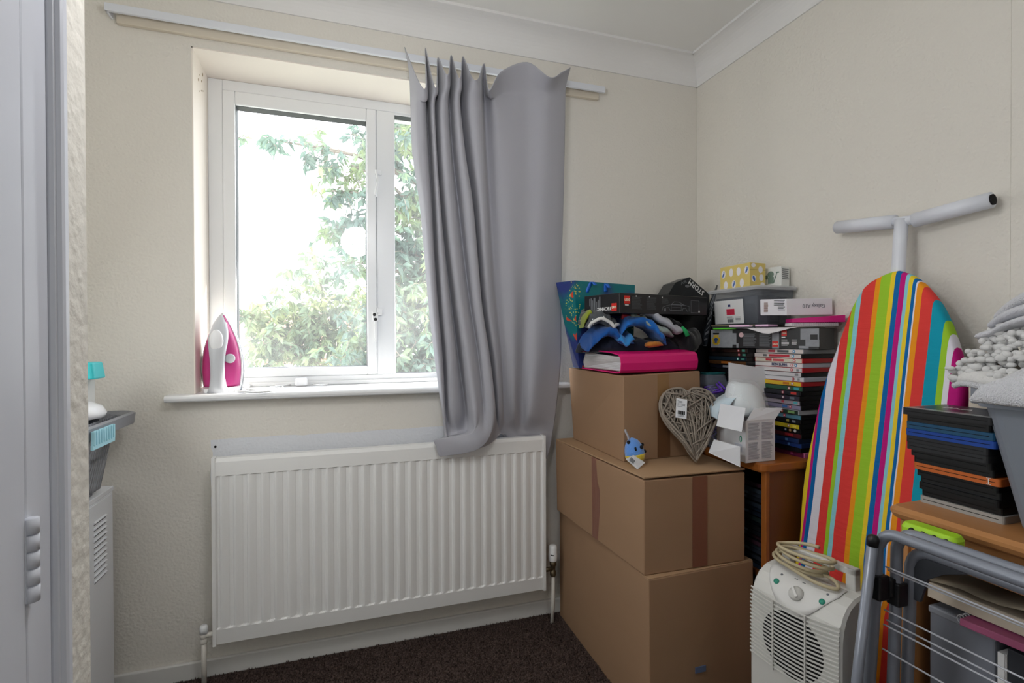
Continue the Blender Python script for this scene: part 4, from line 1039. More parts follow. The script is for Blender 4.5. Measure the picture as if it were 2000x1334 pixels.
spec = [('#8d9094', '#ddd3cf', 'white spine with grey edge', [('text', '#c03040', .9, .9, '')][:0] + [('bar', '#c24a55', .055, .082), ('bar', '#5d5f63', .092, .135), ('dot', '#4f94c4', .155, 0)]),
        ('#151517', '#ddd3cf', 'white spine with red title and black edge', [('bar', '#6f6f70', .04, .055), ('bar', '#c33a48', .065, .145), ('dot', '#62a9cf', .158, 0)]),
        ('#b81f26', '#ded8c8', 'cream spine with red edge', [('bar', '#c33a48', .048, .072), ('bar', '#d05a60', .078, .12), ('dot', '#d0404a', .160, 0)]),
        ('#b9bcc6', '#e6e2e2', 'white spine with blue capitals and grey edge', [('text', '#23305f', .072, .95, 'BETA BURRS'), ('dot', '#d98a8f', .150, 0), ('dot', '#3f86b8', .165, 0)]),
        ('#b81f26', '#d9d6d6', 'white spine, red edge, below the blue capitals', [('dot', '#c94a50', .150, 0), ('bar', '#8b8b8e', .168, .176)]),
        ('#141416', '#cfcdd0', 'pale grey spine with black edge', [('bar', '#8b8b8e', .165, .177)]),
        ('#b9bcc6', '#d5d4d8', 'pale spine with one dark red ring', [('dot', '#a03038', .152, 0), ('bar', '#8b8b8e', .168, .176)]),
        ('#b81f26', '#d8b52e', 'yellow spine with red edge', [('bar', '#c07028', .12, .142), ('dot', '#b06a7a', .155, 0)]),
        ('#1a1b1e', '#2e5a42', 'dark green spine', [('dot', '#c05a5a', .140, 0), ('bar', '#3f9fb0', .158, .176)]),
        ('#121214', '#23242c', 'black spine with a red tab', [('dot', '#b05060', .125, 0), ('bar', '#c23a34', .155, .176)]),
        ('#121214', '#33303f', 'plum black spine', [('dot', '#90506a', .13, 0), ('bar', '#6d7480', .155, .172)]),
        ('#121214', '#a9a0ac', 'pale mauve spine', [('bar', '#c05060', .12, .13), ('bar', '#58b0b8', .165, .18)]),
        ('#0f1012', '#8a86a0', 'dusty lilac spine', [('bar', '#3f6fb0', .12, .138), ('dot', '#b85060', .15, 0)]),
        ('#a9acb4', '#2b3a30', 'dark spine with green blocks', [('dot', '#b05050', .128, 0), ('bar', '#86b070', .15, .175)]),
        ('#101113', '#5f93a8', 'blue grey spine with a red mark', [('dot', '#c0405a', .128, 0)]),
        ('#101113', '#1b1b20', 'black spine with two pale marks', [('bar', '#b7a850', .138, .148), ('bar', '#8d93a0', .16, .172)]),
        ('#101113', '#d6c22c', 'bright yellow spine', [('dot', '#c08a60', .150, 0), ('bar', '#efe060', .165, .178)]),
        ('#101113', '#17181c', 'black spine with three coloured dots', [('dot', '#4f7fb0', .135, 0), ('dot', '#b07840', .152, 0), ('dot', '#d0d0d0', .17, 0)]),
        ('#101113', '#5a1f28', 'dark red spine', [('bar', '#b03038', .13, .16)]),
        ('#14233f', '#1d3566', 'navy spine with pale spots', [('bar', '#5a86b8', .14, .15)]),
        ('#152a55', '#203c80', 'blue spine', [('bar', '#5a86c8', .14, .148)]),
        ('#101113', '#16171d', 'near black spine', []),
        ('#c46a9a', '#6b1f48', 'purple spine with pink edge', [('bar', '#a04070', .14, .15)])]
z = BZ
xs_off = {}
for k in range(22, -1, -1):
    body, spine, txt, deco = spec[k]
    f = k / 22
    near = Vector((1.372 - .010 * f + (.004 if k % 3 == 0 else 0), 1.232 + (.003 if k % 2 else 0) + .012 * (1 - f), z))
    if k > 8: near.x -= .010 + .004 * math.sin(k * 2.1)
    if k == 22: near.x += .018
    TT = T if k != 22 else .016
    dvd(near, (-.03, 1, 0), (1, .03, 0), .190, .135, TT, body, spine, 'film case, %s, %s from top of front stack' % (txt, names[k]) if k else 'film case, %s, at the very top of the front stack' % txt, 'film cases stacked on the bookcase', deco)
    z += TT
ZT = z
# rear stack: darker cases, only the top ones show
spec2 = [('#3a2620', 'dark brown spine with red ring', '#c0505a'), ('#2b2624', 'brown black spine with large red ring', '#c0505a'), ('#1c2e3c', 'dark blue spine with teal mark', '#3f9a90'), ('#5a3a20', 'spine with orange band', '#c0702c'), ('#1b1d2c', 'dark spine with pale lettering', '#a0a4b0')]
z = BZ
for k in range(22, -1, -1):
    near = Vector((1.335 + .004 * math.sin(k * 1.7), 1.434 + .002 * math.sin(k), z))
    if k < 5:
        c, txt, dc = spec2[k]
        deco = [('dot', dc, .150, 0), ('bar', '#4f8f80', .166, .180)] if k < 3 else [('bar', dc, .07, .12)]
        dvd(near, (-.02, 1, 0), (1, .02, 0), .190, .135, T, '#0e0f11', c, 'film case, %s, %s from top of rear stack' % (txt, names[k]) if k else 'film case, %s, at the very top of the rear stack' % txt, 'film cases in the rear stack', deco)
    else:
        dvd(near, (-.02, 1, 0), (1, .02, 0), .190, .135, T, '#0e0f11', '#17191f', 'plain black film case low in the rear stack behind the white mask box', 'film cases low in the rear stack')
    z += T
# cases lying inside the bookcase, glimpsed past the boxes
sp3 = ['#1b2430', '#2a2f38', '#161a20', '#233040', '#3a2430', '#1d2a2a', '#2f3540', '#15171c', '#28323e', '#402830', '#1a2230', '#303a44']
for base, cnt in ((.403, 18), (.078, 18)):
    for k in range(cnt):
        c = sp3[(k * 5 + (3 if base > .2 else 0)) % len(sp3)]
        dvd((BX0 + .02 + .006 * math.sin(k * 2.3), BY0 + .024, base + k * .0146), (0, 1, 0), (1, 0, 0), .19, .135, .0146, '#0e0f11', c, 'dark film case in the %s stack inside the pine bookcase' % ('upper' if base > .2 else 'lower'), 'film cases on the %s bookcase shelf' % ('upper' if base > .2 else 'lower'), [('bar', '#55636f', .05 + .01 * (k % 5), .09 + .012 * (k % 4))])

# grey and black boxed set on the film cases
Q0 = Vector((1.403, 1.212, ZT + .0005)); QL = Vector((1.290, 1.565, ZT + .0005)); qd = (QL - Q0); qw = Vector((qd.y, -qd.x, 0)).normalized() * .108; QH = .0655
qs = thing('model_kit_box', tuple(Q0), 'flat black and stone grey boxed building set lying across the film case stacks', 'toy box', 'boxed building sets')
put('carton', G().obox(Q0, qd, qw, (0, 0, QH)), m_blackbox, qs, False, .0012)
r = -qd.normalized(); L_ = qd.length; o = QL
m_stone = mat('stone_print', '#8d9096', rough=.4, var=.25, vscale=60)
g = G(); patch(g, o, r, up, .001, .085, .001, QH - .001, .0006); patch(g, o, r, up, .085, .10, .012, .052, .0006); patch(g, o, r, up, .10, .108, .001, .016, .0006); put('stone_pattern', g, m_stone, qs); g = G(); patch(g, o, r, up, .315, .370, .030, QH - .001, .0006); patch(g, o, r, up, .33, .371, .008, .03, .0006); patch(g, o, r, up, .31, .34, .002, .010, .0006); put('stone_pattern', g, m_stone, qs); g = G(); patch(g, o, r, up, .225, .248, .001, QH - .001, .0006)
put('stone_pattern', g, m_stone, qs)
g = G(); patch(g, o, r, up, .010, .034, .048, .054, .0010); patch(g, o, r, up, .345, .366, .030, .046, .0010)
put('black_print', g, mat('print_black', '#101113', rough=.4), qs)
g = G(); patch(g, o, r, up, .008, .036, .014, .030, .0010); patch(g, o, r, up, .012, .032, .010, .046, .0010); patch(g, o, r, up, .006, .014, .022, .036, .001); patch(g, o, r, up, .030, .038, .022, .036, .001)
put('yellow_badge', g, mat('badge_yellow', '#c9a932', rough=.4), qs)
g = G(); patch(g, o, r, up, .018, .026, .018, .036, .0014); patch(g, o, r, up, .014, .030, .026, .033, .0014)
put('badge_mark', g, mat('badge_blue', '#2a4f8a', rough=.4), qs)
put('round_mark', G().disc(Vector(o) + r * .118 + up * .046 + r.cross(up) * .0004, r.cross(up), .0085, .0008, 18), mat('pale_pink', '#dcb9bd', rough=.5), qs)
g = G(); lines(g, o, r, up, .125, .172, .006, .05, 14, .5, sd=3); put('small_print', g, m_gprint, qs); g = G(); lines(g, o, r, up, .182, .222, .006, .05, 14, .5, sd=9); put('small_print', g, m_gprint, qs)
g = G(); lines(g, o, r, up, .256, .280, .008, .030, 5, .4, sd=2); lines(g, o, r, up, .288, .308, .012, .030, 4, .4, sd=5); patch(g, o, r, up, .256, .268, .036, .039); put('print_marks', g, m_white, qs)
logo(qs, o, r, up, .226, .006, .019); logo(qs, o, r, up, .256, .042, .017)

# papers, notebook, dark book and pink card on that set
ZQ = ZT + .0005 + QH
m_paper = mat('white_paper', '#e4e0e2', rough=.7)
m_mag = mat('magenta_card', '#cf1f7c', rough=.45)
bk = thing('book', (1.36, 1.46, ZQ), 'thin dark book under the clear storage box', 'book')
put('cover', G().obox((1.335, 1.400, ZQ + .0005), (-.045, .16, 0), (.13, .03, 0), (0, 0, .016)), mat('dark_book_cover', '#26272a', rough=.5), bk, False, .001)
put('cover_edge', G().obox((1.3335, 1.401, ZQ + .012), (-.045, .16, 0), (.0012, 0, 0), (0, 0, .003)), mat('tan_card', '#8d7d60', rough=.6), bk)
tag(put('green_card', G().obox((1.326, 1.470, ZQ + .0004), (-.028, .075, 0), (-.02, -.007, 0), (0, 0, .005)), mat('bright_green_card', '#57c92f', rough=.5), None, False, .0005, origin=(1.31, 1.5, ZQ)), 'small bright green card poking out left of the papers', 'card')
rows = []
for i in range(15):
    a = i / 14; row = []
    for j in range(7):
        c = j / 6
        p = Vector((1.305, 1.475, ZQ + .0035)).lerp(Vector((1.412, 1.215, ZQ + .0035)), a) + Vector((.10, .03, 0)) * (c - .12)
        drop = max(0, 1 - abs(a - .48) / .28) * max(0, (.30 - c) / .30) ** 1.3
        p += Vector((-.020 * drop, -.008 * drop, -.022 * drop if c < .12 else 0)) + Vector((0, 0, .004 * abs(nz(Vector((a * 3, c, 0)), 1.0, 2))))
        row.append(p)
    rows.append(row)
tag(put('paper_sheet', G().grid(rows), m_paper, None, True, 0, .0008, origin=(1.36, 1.34, ZQ)), 'curling white paper sheet drooping over the front of the grey boxed set', 'paper')
tag(put('booklet', G().obox((1.352, 1.360, ZQ + .008), (-.05, .125, 0), (.06, .02, 0), (0, 0, .007)), mat('pale_pink_paper', '#e6bfdc', rough=.6), None, False, .0008, origin=(1.34, 1.4, ZQ + .008)), 'pale pink booklet among the papers left of the spiral notebook', 'booklet')
nb = thing('spiral_notebook', (1.45, 1.26, ZQ + .008), 'spiral bound notebook under the magenta card near the board', 'notebook')
n0, n1 = Vector((1.378, 1.296, ZQ + .0085)), Vector((1.496, 1.224, ZQ + .0085)); nd = (n1 - n0); nw = Vector((-nd.y, nd.x, 0)).normalized() * .06
put('pages', G().obox(n0, nd, nw, (0, 0, .009)), m_paper, nb)
put('cover', G().obox(n0 + Vector((0, 0, .009)), nd, nw, (0, 0, .0012)), m_spacer, nb)
g = G(); nn_ = nd.normalized()
for k in range(22):
    c = n0 + nd * ((k + .5) / 22) + Vector((0, 0, .005)); pv = Vector((nn_.y, -nn_.x, 0))
    g.tube([c + pv * (.0055 * math.cos(a)) + up * (.0062 * math.sin(a)) + nn_ * (.0012 * a / 6.28) for a in [2 * math.pi * i / 10 for i in range(10)]], .0007, 5, True)
put('wire_spiral', g, m_igrey, nb)
g0, g1 = Vector((1.374, 1.286, ZQ + .0195)), Vector((1.502, 1.205, ZQ + .0195)); gd_ = g1 - g0; gw = Vector((-gd_.y, gd_.x, 0)).normalized() * .075
tag(put('magenta_box', G().hexa([g0, g1, g1 + gw, g0 + gw], [g0 + up * .012, g1 + up * .022, g1 + gw + up * .020, g0 + gw + up * .012]), m_mag, None, False, .0008, origin=tuple(g0)), 'flat magenta card box under the white phone box', 'box')
# phone box
f0 = Vector((1.372, 1.305, ZQ + .0425)); fd = Vector((.142, -.046, .002)); fe = Vector((-.027, .082, .003)); fh = Vector((-.002, 0, .053))
ph = thing('phone_box', tuple(f0), 'white phone box with upside-down lettering, lying on the magenta card box', 'box')
put('carton', G().obox(f0, fd, fe, fh), mat('phone_box_white', '#e6e4ea', rough=.4), ph, False, .0015)
text('lettering', 'Galaxy A10', .0185, mat('print_steel', '#6b6d78', rough=.5), ph, f0 + fd * .84 + fh * .66, -fd, -fh, .0009, .0001, squash=.85)
le_ = f0 + fe; lr_ = -fe
g = G(); lines(g, le_, lr_, fh, .045, .082, .030, .050, 4, .5, sd=3); put('small_print', g, m_spacer, ph); g = G(); lines(g, le_, lr_, fh, .058, .082, .014, .028, 3, .4, sd=8); put('small_print', g, m_spacer, ph)
g = G(); lines(g, le_, lr_, fh, .012, .026, .010, .042, 9, .6, sd=2, rag=.1); put('barcode', g, mat('brown_print', '#8a6a5c', rough=.6), ph)

# clear storage box
def clear(name, col, a):
    m = mat(name, col, rough=.15, alpha=a)
    return m
m_clear = clear('clear_plastic', '#8e949e', .26)
ZS = ZQ + .0175
sb = thing('storage_box', (1.43, 1.52, ZS), 'clear plastic storage box with a large white label, dark things inside', 'storage box')
c0, c1 = rect_ring(1.362, 1.515, 1.418, 1.640, ZS, .015), rect_ring(1.352, 1.522, 1.408, 1.650, ZS + .125, .018)
put('tub', G().grid([c0, c1], True).add(c0, [tuple(range(len(c0)))]), m_clear, sb, True, 0, .0018)
put('lid', G().loft([rect_ring(1.345, 1.526, 1.400, 1.657, ZS + .118, .02), rect_ring(1.342, 1.527, 1.397, 1.660, ZS + .127, .02), rect_ring(1.348, 1.524, 1.403, 1.654, ZS + .132, .02)]), clear('frosted_lid', '#d3d5d8', .62), sb)
q0 = Vector((1.3555, 1.640, ZS)); sr = Vector((-.0, -1, 0)); su = Vector((-.08, 0, 1)).normalized()
q0 = Vector((1.3595, 1.640, ZS + .002))
g = G(); patch(g, q0, sr, su, .018, .165, .002, .088, .001); lb_ = put('label', g, m_white, sb)
g = G(); patch(g, q0, sr, su, .082, .122, .034, .056, .0016); put('label_red', g, mat('label_red', '#d0304e', rough=.5), lb_)
g = G(); patch(g, q0, sr, su, .091, .103, .064, .072, .0016); put('label_blue', g, mat('label_navy', '#28356b', rough=.5), lb_)
g = G()
for k in range(11): patch(g, q0, sr, su, .084 + k * .0028, .0855 + k * .0028 + .0006 * (k % 3), .007, .018, .0016)
lines(g, q0, sr, su, .082, .118, .020, .028, 3, .4, .0016, sd=2); lines(g, q0, sr, su, .125, .155, .008, .026, 4, .4, .0016, sd=5)
put('label_print', g, m_gprint, lb_)
rr2 = random.Random(4)
for k in range(5):
    a = 1.368 + .027 * k
    tag(put('stored_item', G().box(a, a + .023, 1.424 + .006 * (k % 2), 1.630, ZS + .003, ZS + rr2.uniform(.095, .114)), mat('stored_dark_%d' % (k % 3), ('#2a2c33', '#33353c', '#1d2130')[k % 3], rough=.5), None, False, .002, origin=(a, 1.5, ZS)), 'dark flat item upright inside the clear storage box', 'stored item', 'dark items inside the storage box')

# yellow spotted box and little white box on the lid
ZL = ZS + .1322
def yellow():
    m = mat('yellow_spotted_card', '#d9c372', rough=.6)
    return m
yb = thing('gift_box', (1.40, 1.53, ZL), 'yellow card box with white ovals and blue figures, on the storage box lid', 'gift box')
y0 = Vector((1.362, 1.452, ZL + .0003)); yd = Vector((.002, .150, 0)); yw = Vector((.075, .006, 0)); yh = Vector((0, 0, .083))
put('carton', G().obox(y0, yd, yw, yh), yellow(), yb, False, .001)
m_oval = mat('oval_white', '#e9e6ea', rough=.6); m_bfig = mat('figure_blue', '#3f66ad', rough=.6)
def oval(g, c, r_, u_, a, b_, tilt=0):
    n_ = Vector(r_).cross(Vector(u_)).normalized(); r_ = Vector(r_).normalized(); u_ = Vector(u_).normalized()
    g.prism([c + r_ * (a * math.cos(t) * math.cos(tilt) - b_ * math.sin(t) * math.sin(tilt)) + u_ * (a * math.cos(t) * math.sin(tilt) + b_ * math.sin(t)* math.cos(tilt)) + n_ * .0002 for t in [2 * math.pi * k / 18 for k in range(18)]], n_ * .0007)
g = G(); g2 = G(); o = y0 + yd; r = -yd
for i, (a, z_) in enumerate(((.018, .055), (.058, .058), (.096, .058), (.135, .058), (.03, .014), (.072, .014), (.112, .016))):
    c = o + r.normalized() * a + up * z_
    oval(g, c, r, up, .010, .015)
    if i in (0, 3, 5): oval(g2, c + r.cross(up).normalized() * .0006 + up * -.002, r, up, .0035, .009, -.5); oval(g2, c + r.cross(up).normalized() * .0006 + up * .008 + r.normalized() * .003, r, up, .0022, .003)
for i, (a, z_) in enumerate(((.016, .074), (.05, .06), (.018, .028), (.054, .032), (.06, .008))):
    c = y0 + yw.normalized() * a + up * z_
    oval(g, c, yw, up, .010, .0075 if z_ > .07 or z_ < .01 else .012)
    if i in (2,): oval(g2, c + yw.cross(up).normalized() * .0006, yw, up, .005, .010, .4)
put('oval_print', g, m_oval, yb); put('figure_print', g2, m_bfig, yb)
put('lid_seam', G().obox(y0 + up * .058 - Vector((0, .0006, 0)), yw * .99, (0, .001, 0), (0, 0, .001)), mat('seam', '#8d7f45', rough=.7), yb)
wb = thing('small_box', (1.48, 1.44, ZL), 'small white card box with a watering can picture, right of the yellow spotted box', 'box')
w0 = Vector((1.468, 1.420, ZL + .0003)); wd = Vector((-.014, .072, 0)); we = Vector((.05, .011, 0)); wh = Vector((0, 0, .070))
put('carton', G().obox(w0, wd, we, wh), mat('small_box_white', '#e2e4e2', rough=.6), wb, False, .003)
g = G(); o = w0 + wd; r = -wd
patch(g, o, r, up, .024, .046, .012, .036); oval(g, o + r.normalized() * .034 + up * .045, r, up, .012, .011); oval(g, o + r.normalized() * .018 + up * .036, r, up, .006, .008)
g.tube([o + r.normalized() * .046 + up * .014 + r.cross(up).normalized() * .001, o + r.normalized() * .058 + up * .05 + r.cross(up).normalized() * .001], .0014, 5)
patch(g, o, r, up, .054, .066, .048, .052)
put('picture', g, mat('sage_print', '#72877c', rough=.6), wb)
g = G(); lines(g, w0, we, up, .006, .046, .022, .062, 6, .4, sd=3); put('small_print', g, m_gprint, wb)

# ------------------------------------------------------------------ bag of pegs
pg = thing('peg_bag', (1.27, 1.50, BZ), 'clear plastic zip bag of purple pegs between the top cardboard box and the film cases', 'bag')
rows = []
for k in range(10):
    f = k / 9; z = BZ + .001 + .245 * f; w = .062 * (1 - .35 * f ** 2); dpt = .10 * (1 - .80 * f)
    rg = []
    for j in range(20):
        a = 2 * math.pi * j / 20
        p = Vector((1.262 + .012 * f + w * max(-1, min(1, 1.3 * math.cos(a))) + .0, 1.515 + .02 * f + dpt * max(-1, min(1, 1.2 * math.sin(a))), z)); q = .006 * nz(p, 25, 9); rg.append(p + Vector((q, q, 0)))
    rows.append(rg)
put('clear_bag', G().grid(rows, True).add(rows[0], [tuple(range(20))]), clear('clear_bag_film', '#aab3c4', .30), pg, True)
put('zip_strip', G().tube([rows[-1][j] for j in range(20)], .003, 6, True), mat('teal_zip', '#1f6a6e', rough=.4), pg)
m_purple = mat('purple_plastic', '#6a3fc0', rough=.4)
q = random.Random(12)
for k in range(16):
    c = Vector((1.248 + q.uniform(-.016, .02), 1.470 + q.uniform(0, .06), BZ + .034 + .0115 * k))
    d = Vector((q.uniform(-1, 1), q.uniform(-.6, .6), q.uniform(-.5, .7))).normalized(); s = d.orthogonal().normalized()
    g = G(); g.obox(c - d * .025 + s * .002, d * .05, s * .006, d.cross(s) * .008); g.obox(c - d * .025 - s * .008, d * .05, s * .006, d.cross(s) * .008)
    p = put('clothes_peg', g, m_purple, None, False, .001, origin=tuple(c)); tag(p, 'purple plastic clothes peg inside the clear zip bag', 'clothes peg', 'purple pegs in the zip bag')
    put('spring', G().tube([c + s * .001 + d.cross(s) * (.004 + .005 * math.sin(a)) + d * (.004 * math.cos(a)) for a in [2 * math.pi * i / 8 for i in range(8)]], .001, 5, True), m_igrey, p)

# ------------------------------------------------------------------ open box of face masks
m_mbox = mat('mask_box_card', '#d9dbe0', rough=.55)
M0 = Vector((1.150, 1.242, BZ + .0006)); Ma = Vector((.112, .001, 0)); Mb = Vector((.022, .150, 0)); MH = .126
mk = thing('mask_box', tuple(M0), 'open white card box of face masks with grey printed text, beside the wicker heart', 'box')
g = G(); th = .0012
g.obox(M0, Ma, Vector((0, th, 0)), up * MH); g.obox(M0 + Mb - Vector((0, th, 0)), Ma, Vector((0, th, 0)), up * MH)
g.obox(M0, Vector((th, 0, 0)), Mb, up * MH); g.obox(M0 + Ma - Vector((th, 0, 0)), Vector((th, 0, 0)), Mb, up * MH); g.obox(M0, Ma, Mb, up * th)
put('carton', g, m_mbox, mk)
g = G(); Mr = Ma.normalized()
w_ = Ma.length
lines(g, M0, Mr, up, .010, .054, .066, .118, 14, .55, .0008, .3, 3); lines(g, M0, Mr, up, .060, .104, .066, .118, 14, .55, .0008, .3, 4)
lines(g, M0, Mr, up, .010, .054, .008, .060, 15, .55, .0008, .3, 5); lines(g, M0, Mr, up, .060, .104, .008, .060, 15, .55, .0008, .3, 6)
put('printed_text', g, mat('pale_print_grey', '#a6a8b2', rough=.6), mk)
g = G(); ML = -Mb.normalized(); lo = M0 + Mb
oval(g, lo + ML * .128 + up * .068, ML, up, .006, .010); put('green_mark', g, mat('pharmacy_green', '#1f8f66', rough=.5), mk)
g = G(); oval(g, lo + ML * .128 + up * .068 + Vector((-.0006, 0, 0)), ML, up, .0035, .0065); patch(g, lo, ML, up, .10, .135, .03, .052, .0008); put('print_marks', g, mat('mark_pale', '#c4cad6', rough=.6), mk)
# flaps: back one upright, front one folded down over, side ones hanging out
fl = [(1.215, 1.385, 0.881),(1.444, 1.370, 0.872),(1.464, 1.385, 0.997),(1.226, 1.400, 1.034)]
put('back_flap', G().prism(fl, (.0, .0015, 0)), m_mbox, mk)
t0, t1 = M0 + up * MH, M0 + Ma + up * MH
put('front_flap', G().prism([t0 + Vector((.002, 0, 0)), t1, t1 + Vector((.040, .012, .030)), t0 + Vector((.052, .022, .034))], (.0008, -.0008, .0004)), m_mbox, mk)
s0, s1 = M0 + up * MH + Vector((-.001, 0, 0)), M0 + Mb + up * MH + Vector((-.001, 0, 0))
put('side_flap', G().prism([(1.149, 1.240, 0.907),(1.126, 1.320, 0.912),(1.094, 1.300, 0.847),(1.120, 1.225, 0.841)], (-.0012, 0, .0003)), m_mbox, mk)
put('side_flap', G().prism([(1.110, 1.330, 0.800),(1.115, 1.225, 0.798),(1.115, 1.225, 0.738),(1.089, 1.330, 0.760)], (-.0012, 0, .0003)), m_mbox, mk)
# pleated masks fanned over the side
m_mask = mat('mask_blue', '#c9dbe6', rough=.8, sheen=.2)
for k in range(7):
    pts = cr([(1.118 + .003 * k, 1.325 - .004 * k, .862 + .004 * k), (1.122 + .004 * k, 1.322 - .004 * k, .890 + .004 * k), (1.150 + .003 * k, 1.318 - .004 * k, .912 + .0036 * k), (1.180, 1.31 - .004 * k, .905 + .003 * k)], 5)
    rows = [[p, p + Vector((.006, .03, .004)), p + Vector((.014, .075, .002))] for p in pts]
    tag(put('face_mask', G().grid(rows), m_mask, None, True, 0, .0016, origin=tuple(pts[5])), 'pale blue pleated face mask in the fan spilling left over the open mask box', 'face mask', 'pleated face masks')
# wrapped cup shaped mask bundle
mc = thing('mask_bundle', (1.225, 1.30, .895), 'white cup-shaped masks wrapped in clear film, standing out of the open mask box', 'face masks')
rows = []
for k in range(11):
    f = k / 10; rg = []
    for j in range(24):
        a = 2 * math.pi * j / 24
        rr3 = math.cos(f * math.pi / 2 * .96) ** .62
        p = Vector((1.222 + .062 * rr3 * math.cos(a) - .020 * f, 1.318 + .060 * rr3 * math.sin(a) + .010 * f, .872 + .104 * math.sin(f * math.pi / 2)))
        w = .005 * nz(p, 26, 2); rg.append(p + Vector((w, w, w)))
    rows.append(rg)
put('cup_mask', G().loft(rows), mat('mask_white', '#dfe6ea', rough=.7), mc, True)
rows2 = [[Vector((1.216, 1.305, .90)) + (p - Vector((1.216, 1.305, .90))) * (1.07 + .09 * nz(p, 38, 4)) + Vector((.006, 0, .002)) for p in r] for r in rows[1:]]
put('clear_film', G().grid(rows2, True), clear('wrap_film', '#f0f4f6', .22), mc, True)

# ------------------------------------------------------------------ wicker heart leaning on the top box
HB = Vector((1.072, 1.300, .7225)); HT = Vector((1.060, 1.432, .940))
HB = (1.055, 1.353, 0.723); HB = Vector(HB)
HB = HB + (Vector((0, 0, 1.12)) - Vector((HB.x, HB.y, 1.12))) * 0.0
hu = (Vector((1.083, 1.436, .925)) - HB); HH = hu.length; hu = hu.normalized(); hr = Vector((.93, -.30, 0)); hr = (hr - hu * hr.dot(hu)).normalized(); hn = hr.cross(hu)
m_wick = mat('grey_wicker', '#8f857a', rough=.8, bump=.4, scale=90, var=.18, vscale=60)
he = thing('wicker_heart', tuple(HB), 'grey wicker heart with a white price tag, leaning on the top cardboard box', 'heart ornament')
def heart(t):
    x = 16 * math.sin(t) ** 3; y = 13 * math.cos(t) - 5 * math.cos(2 * t) - 2 * math.cos(3 * t) - math.cos(4 * t)
    y = y + 3.2 * math.exp(-(x / 4.5) ** 2) * (1 if math.cos(t) > .2 else 0); x *= 1.0 + .05 * math.cos(t)
    return x / 16 * .094, (y + 17) / 29 * .232
def hp(x, y, o=0): return HB + hr * (x - .0) + hu * (y + .004) + hn * (o + .014)
ol = [heart(2 * math.pi * k / 48) for k in range(48)]
g = G()
for o_ in (-.010, 0, .010):
    g.tube([hp(x * (1 - abs(o_) * 3), y * (1 - abs(o_) * 1) + abs(o_) * .3, o_) for x, y in ol], .0038, 7, True)
put('rim', g, m_wick, he, True)
q = random.Random(5); g = G()
for k in range(170):
    i = q.randrange(48); j = (i + q.randrange(6, 42)) % 48
    a, b_ = ol[i], ol[j]
    if abs(a[0] - b_[0]) + abs(a[1] - b_[1]) < .05: continue
    oa = q.uniform(-.011, .017); c = ((a[0] + b_[0]) / 2, (a[1] + b_[1]) / 2)
    if c[1] > .212: continue
    g.tube([hp(a[0], a[1], oa * .6), hp(c[0] + q.uniform(-.004, .004), c[1] + q.uniform(-.004, .004), oa + (.009 if oa > 0 else -.006)), hp(b_[0], b_[1], oa * .6)], q.uniform(.0016, .0030), 5)
put('woven_twigs', g, m_wick, he, True)
g = G(); g.tube([hp(.012 * math.cos(a), .196 + .014 * math.sin(a), .006) for a in [math.pi * k / 8 for k in range(9)]], .0018, 6)
put('hanging_loop', g, m_wick, he, True)
lc = hp(-.036, .158, .034)
lr2 = (hr + hu * -.17).normalized(); lu2 = (hu + hr * .17).normalized()
g = G(); patch(g, lc, lr2, lu2, -.017, .017, -.030, .034, .001, .0012); lb_ = put('price_tag', g, mat('tag_white', '#d8dade', rough=.6), he)
g = G()
for k in range(13): patch(g, lc, lr2, lu2, -.011 + k * .0018, -.0102 + k * .0018 + .0005 * (k % 3), -.018, -.006, .0016)
put('barcode', g, m_dark, lb_)
g = G(); lines(g, lc, lr2, lu2, -.013, .012, .004, .026, 5, .3, .0016, .4, 2); lines(g, lc, lr2, lu2, -.011, .012, -.027, -.020, 2, .4, .0016, .4, 3); put('tag_print', g, m_gprint, lb_)
g = G(); rows = [[p, Vector(p) + Vector((.0, .0, .007))] for p in cr([(1.025, 1.445, 0.895),(1.033, 1.440, 0.922),(1.046, 1.436, 0.930),(1.065, 1.440, 0.934),(1.085, 1.446, 0.938)], 4)]
put('ribbon', G().grid(rows), mat('grey_organza', '#77757c', rough=.6, alpha=.7), he, True, 0, .0006)

# ------------------------------------------------------------------ small plush toy
pp_ = Vector((0.882, 1.420, 0.723)) - Vector((0, .012, 0))
pl_ = thing('plush_toy', tuple(pp_), 'small egg-shaped blue and yellow plush toy with white tag by the top box', 'soft toy')
m_pb = mat('blue_plush', '#5b8fd8', rough=.95, sheen=.5, bump=.5, scale=300); m_py = mat('yellow_plush', '#d9c02e', rough=.95, sheen=.5, bump=.5, scale=300)
lean = Matrix.Translation(pp_) @ Matrix.Rotation(-.12, 4, 'Y') @ Matrix.Rotation(-.18, 4, 'X')
def egg(z0, z1, grow=0.0, n=20):
    pr = []
    for i in range(9):
        z = z0 + (z1 - z0) * i / 8; h = z / .083
        r = .0315 * math.sqrt(max(0, 1 - (2 * h ** .85 - 1) ** 2)) * (1.02 - .12 * h)
        pr.append((max(r, .0008) + grow, z))
    return G().lathe(pr, n).xf(lean)
put('body', egg(.026, .083), m_pb, pl_, True)
put('lower_body', egg(.0, .030, .0008), m_py, pl_, True)
g = G()
for (x, y, z, a, b_, c) in ((-.010, -.0285, .050, .0035, .003, .0065), (.012, -.0275, .051, .006, .003, .006)): g.ball((x, y, z), (a, b_, c), 10, 7)
for (x, y, z, r) in ((-.018, -.008, .071, .006), (.027, -.010, .056, .005), (.032, -.006, .034, .006)): g.ball((x, y, z), r, 10, 7)
put('dark_patches', g.xf(lean), mat('black_plush', '#17181c', rough=.9), pl_, True)
rows = [[Vector(p), Vector(p) + Vector((.007, .001, 0))] for p in cr([(-.016, -.004, .078), (-.018, -.006, .092), (-.022, -.006, .102), (-.023, -.006, .112)], 4)]
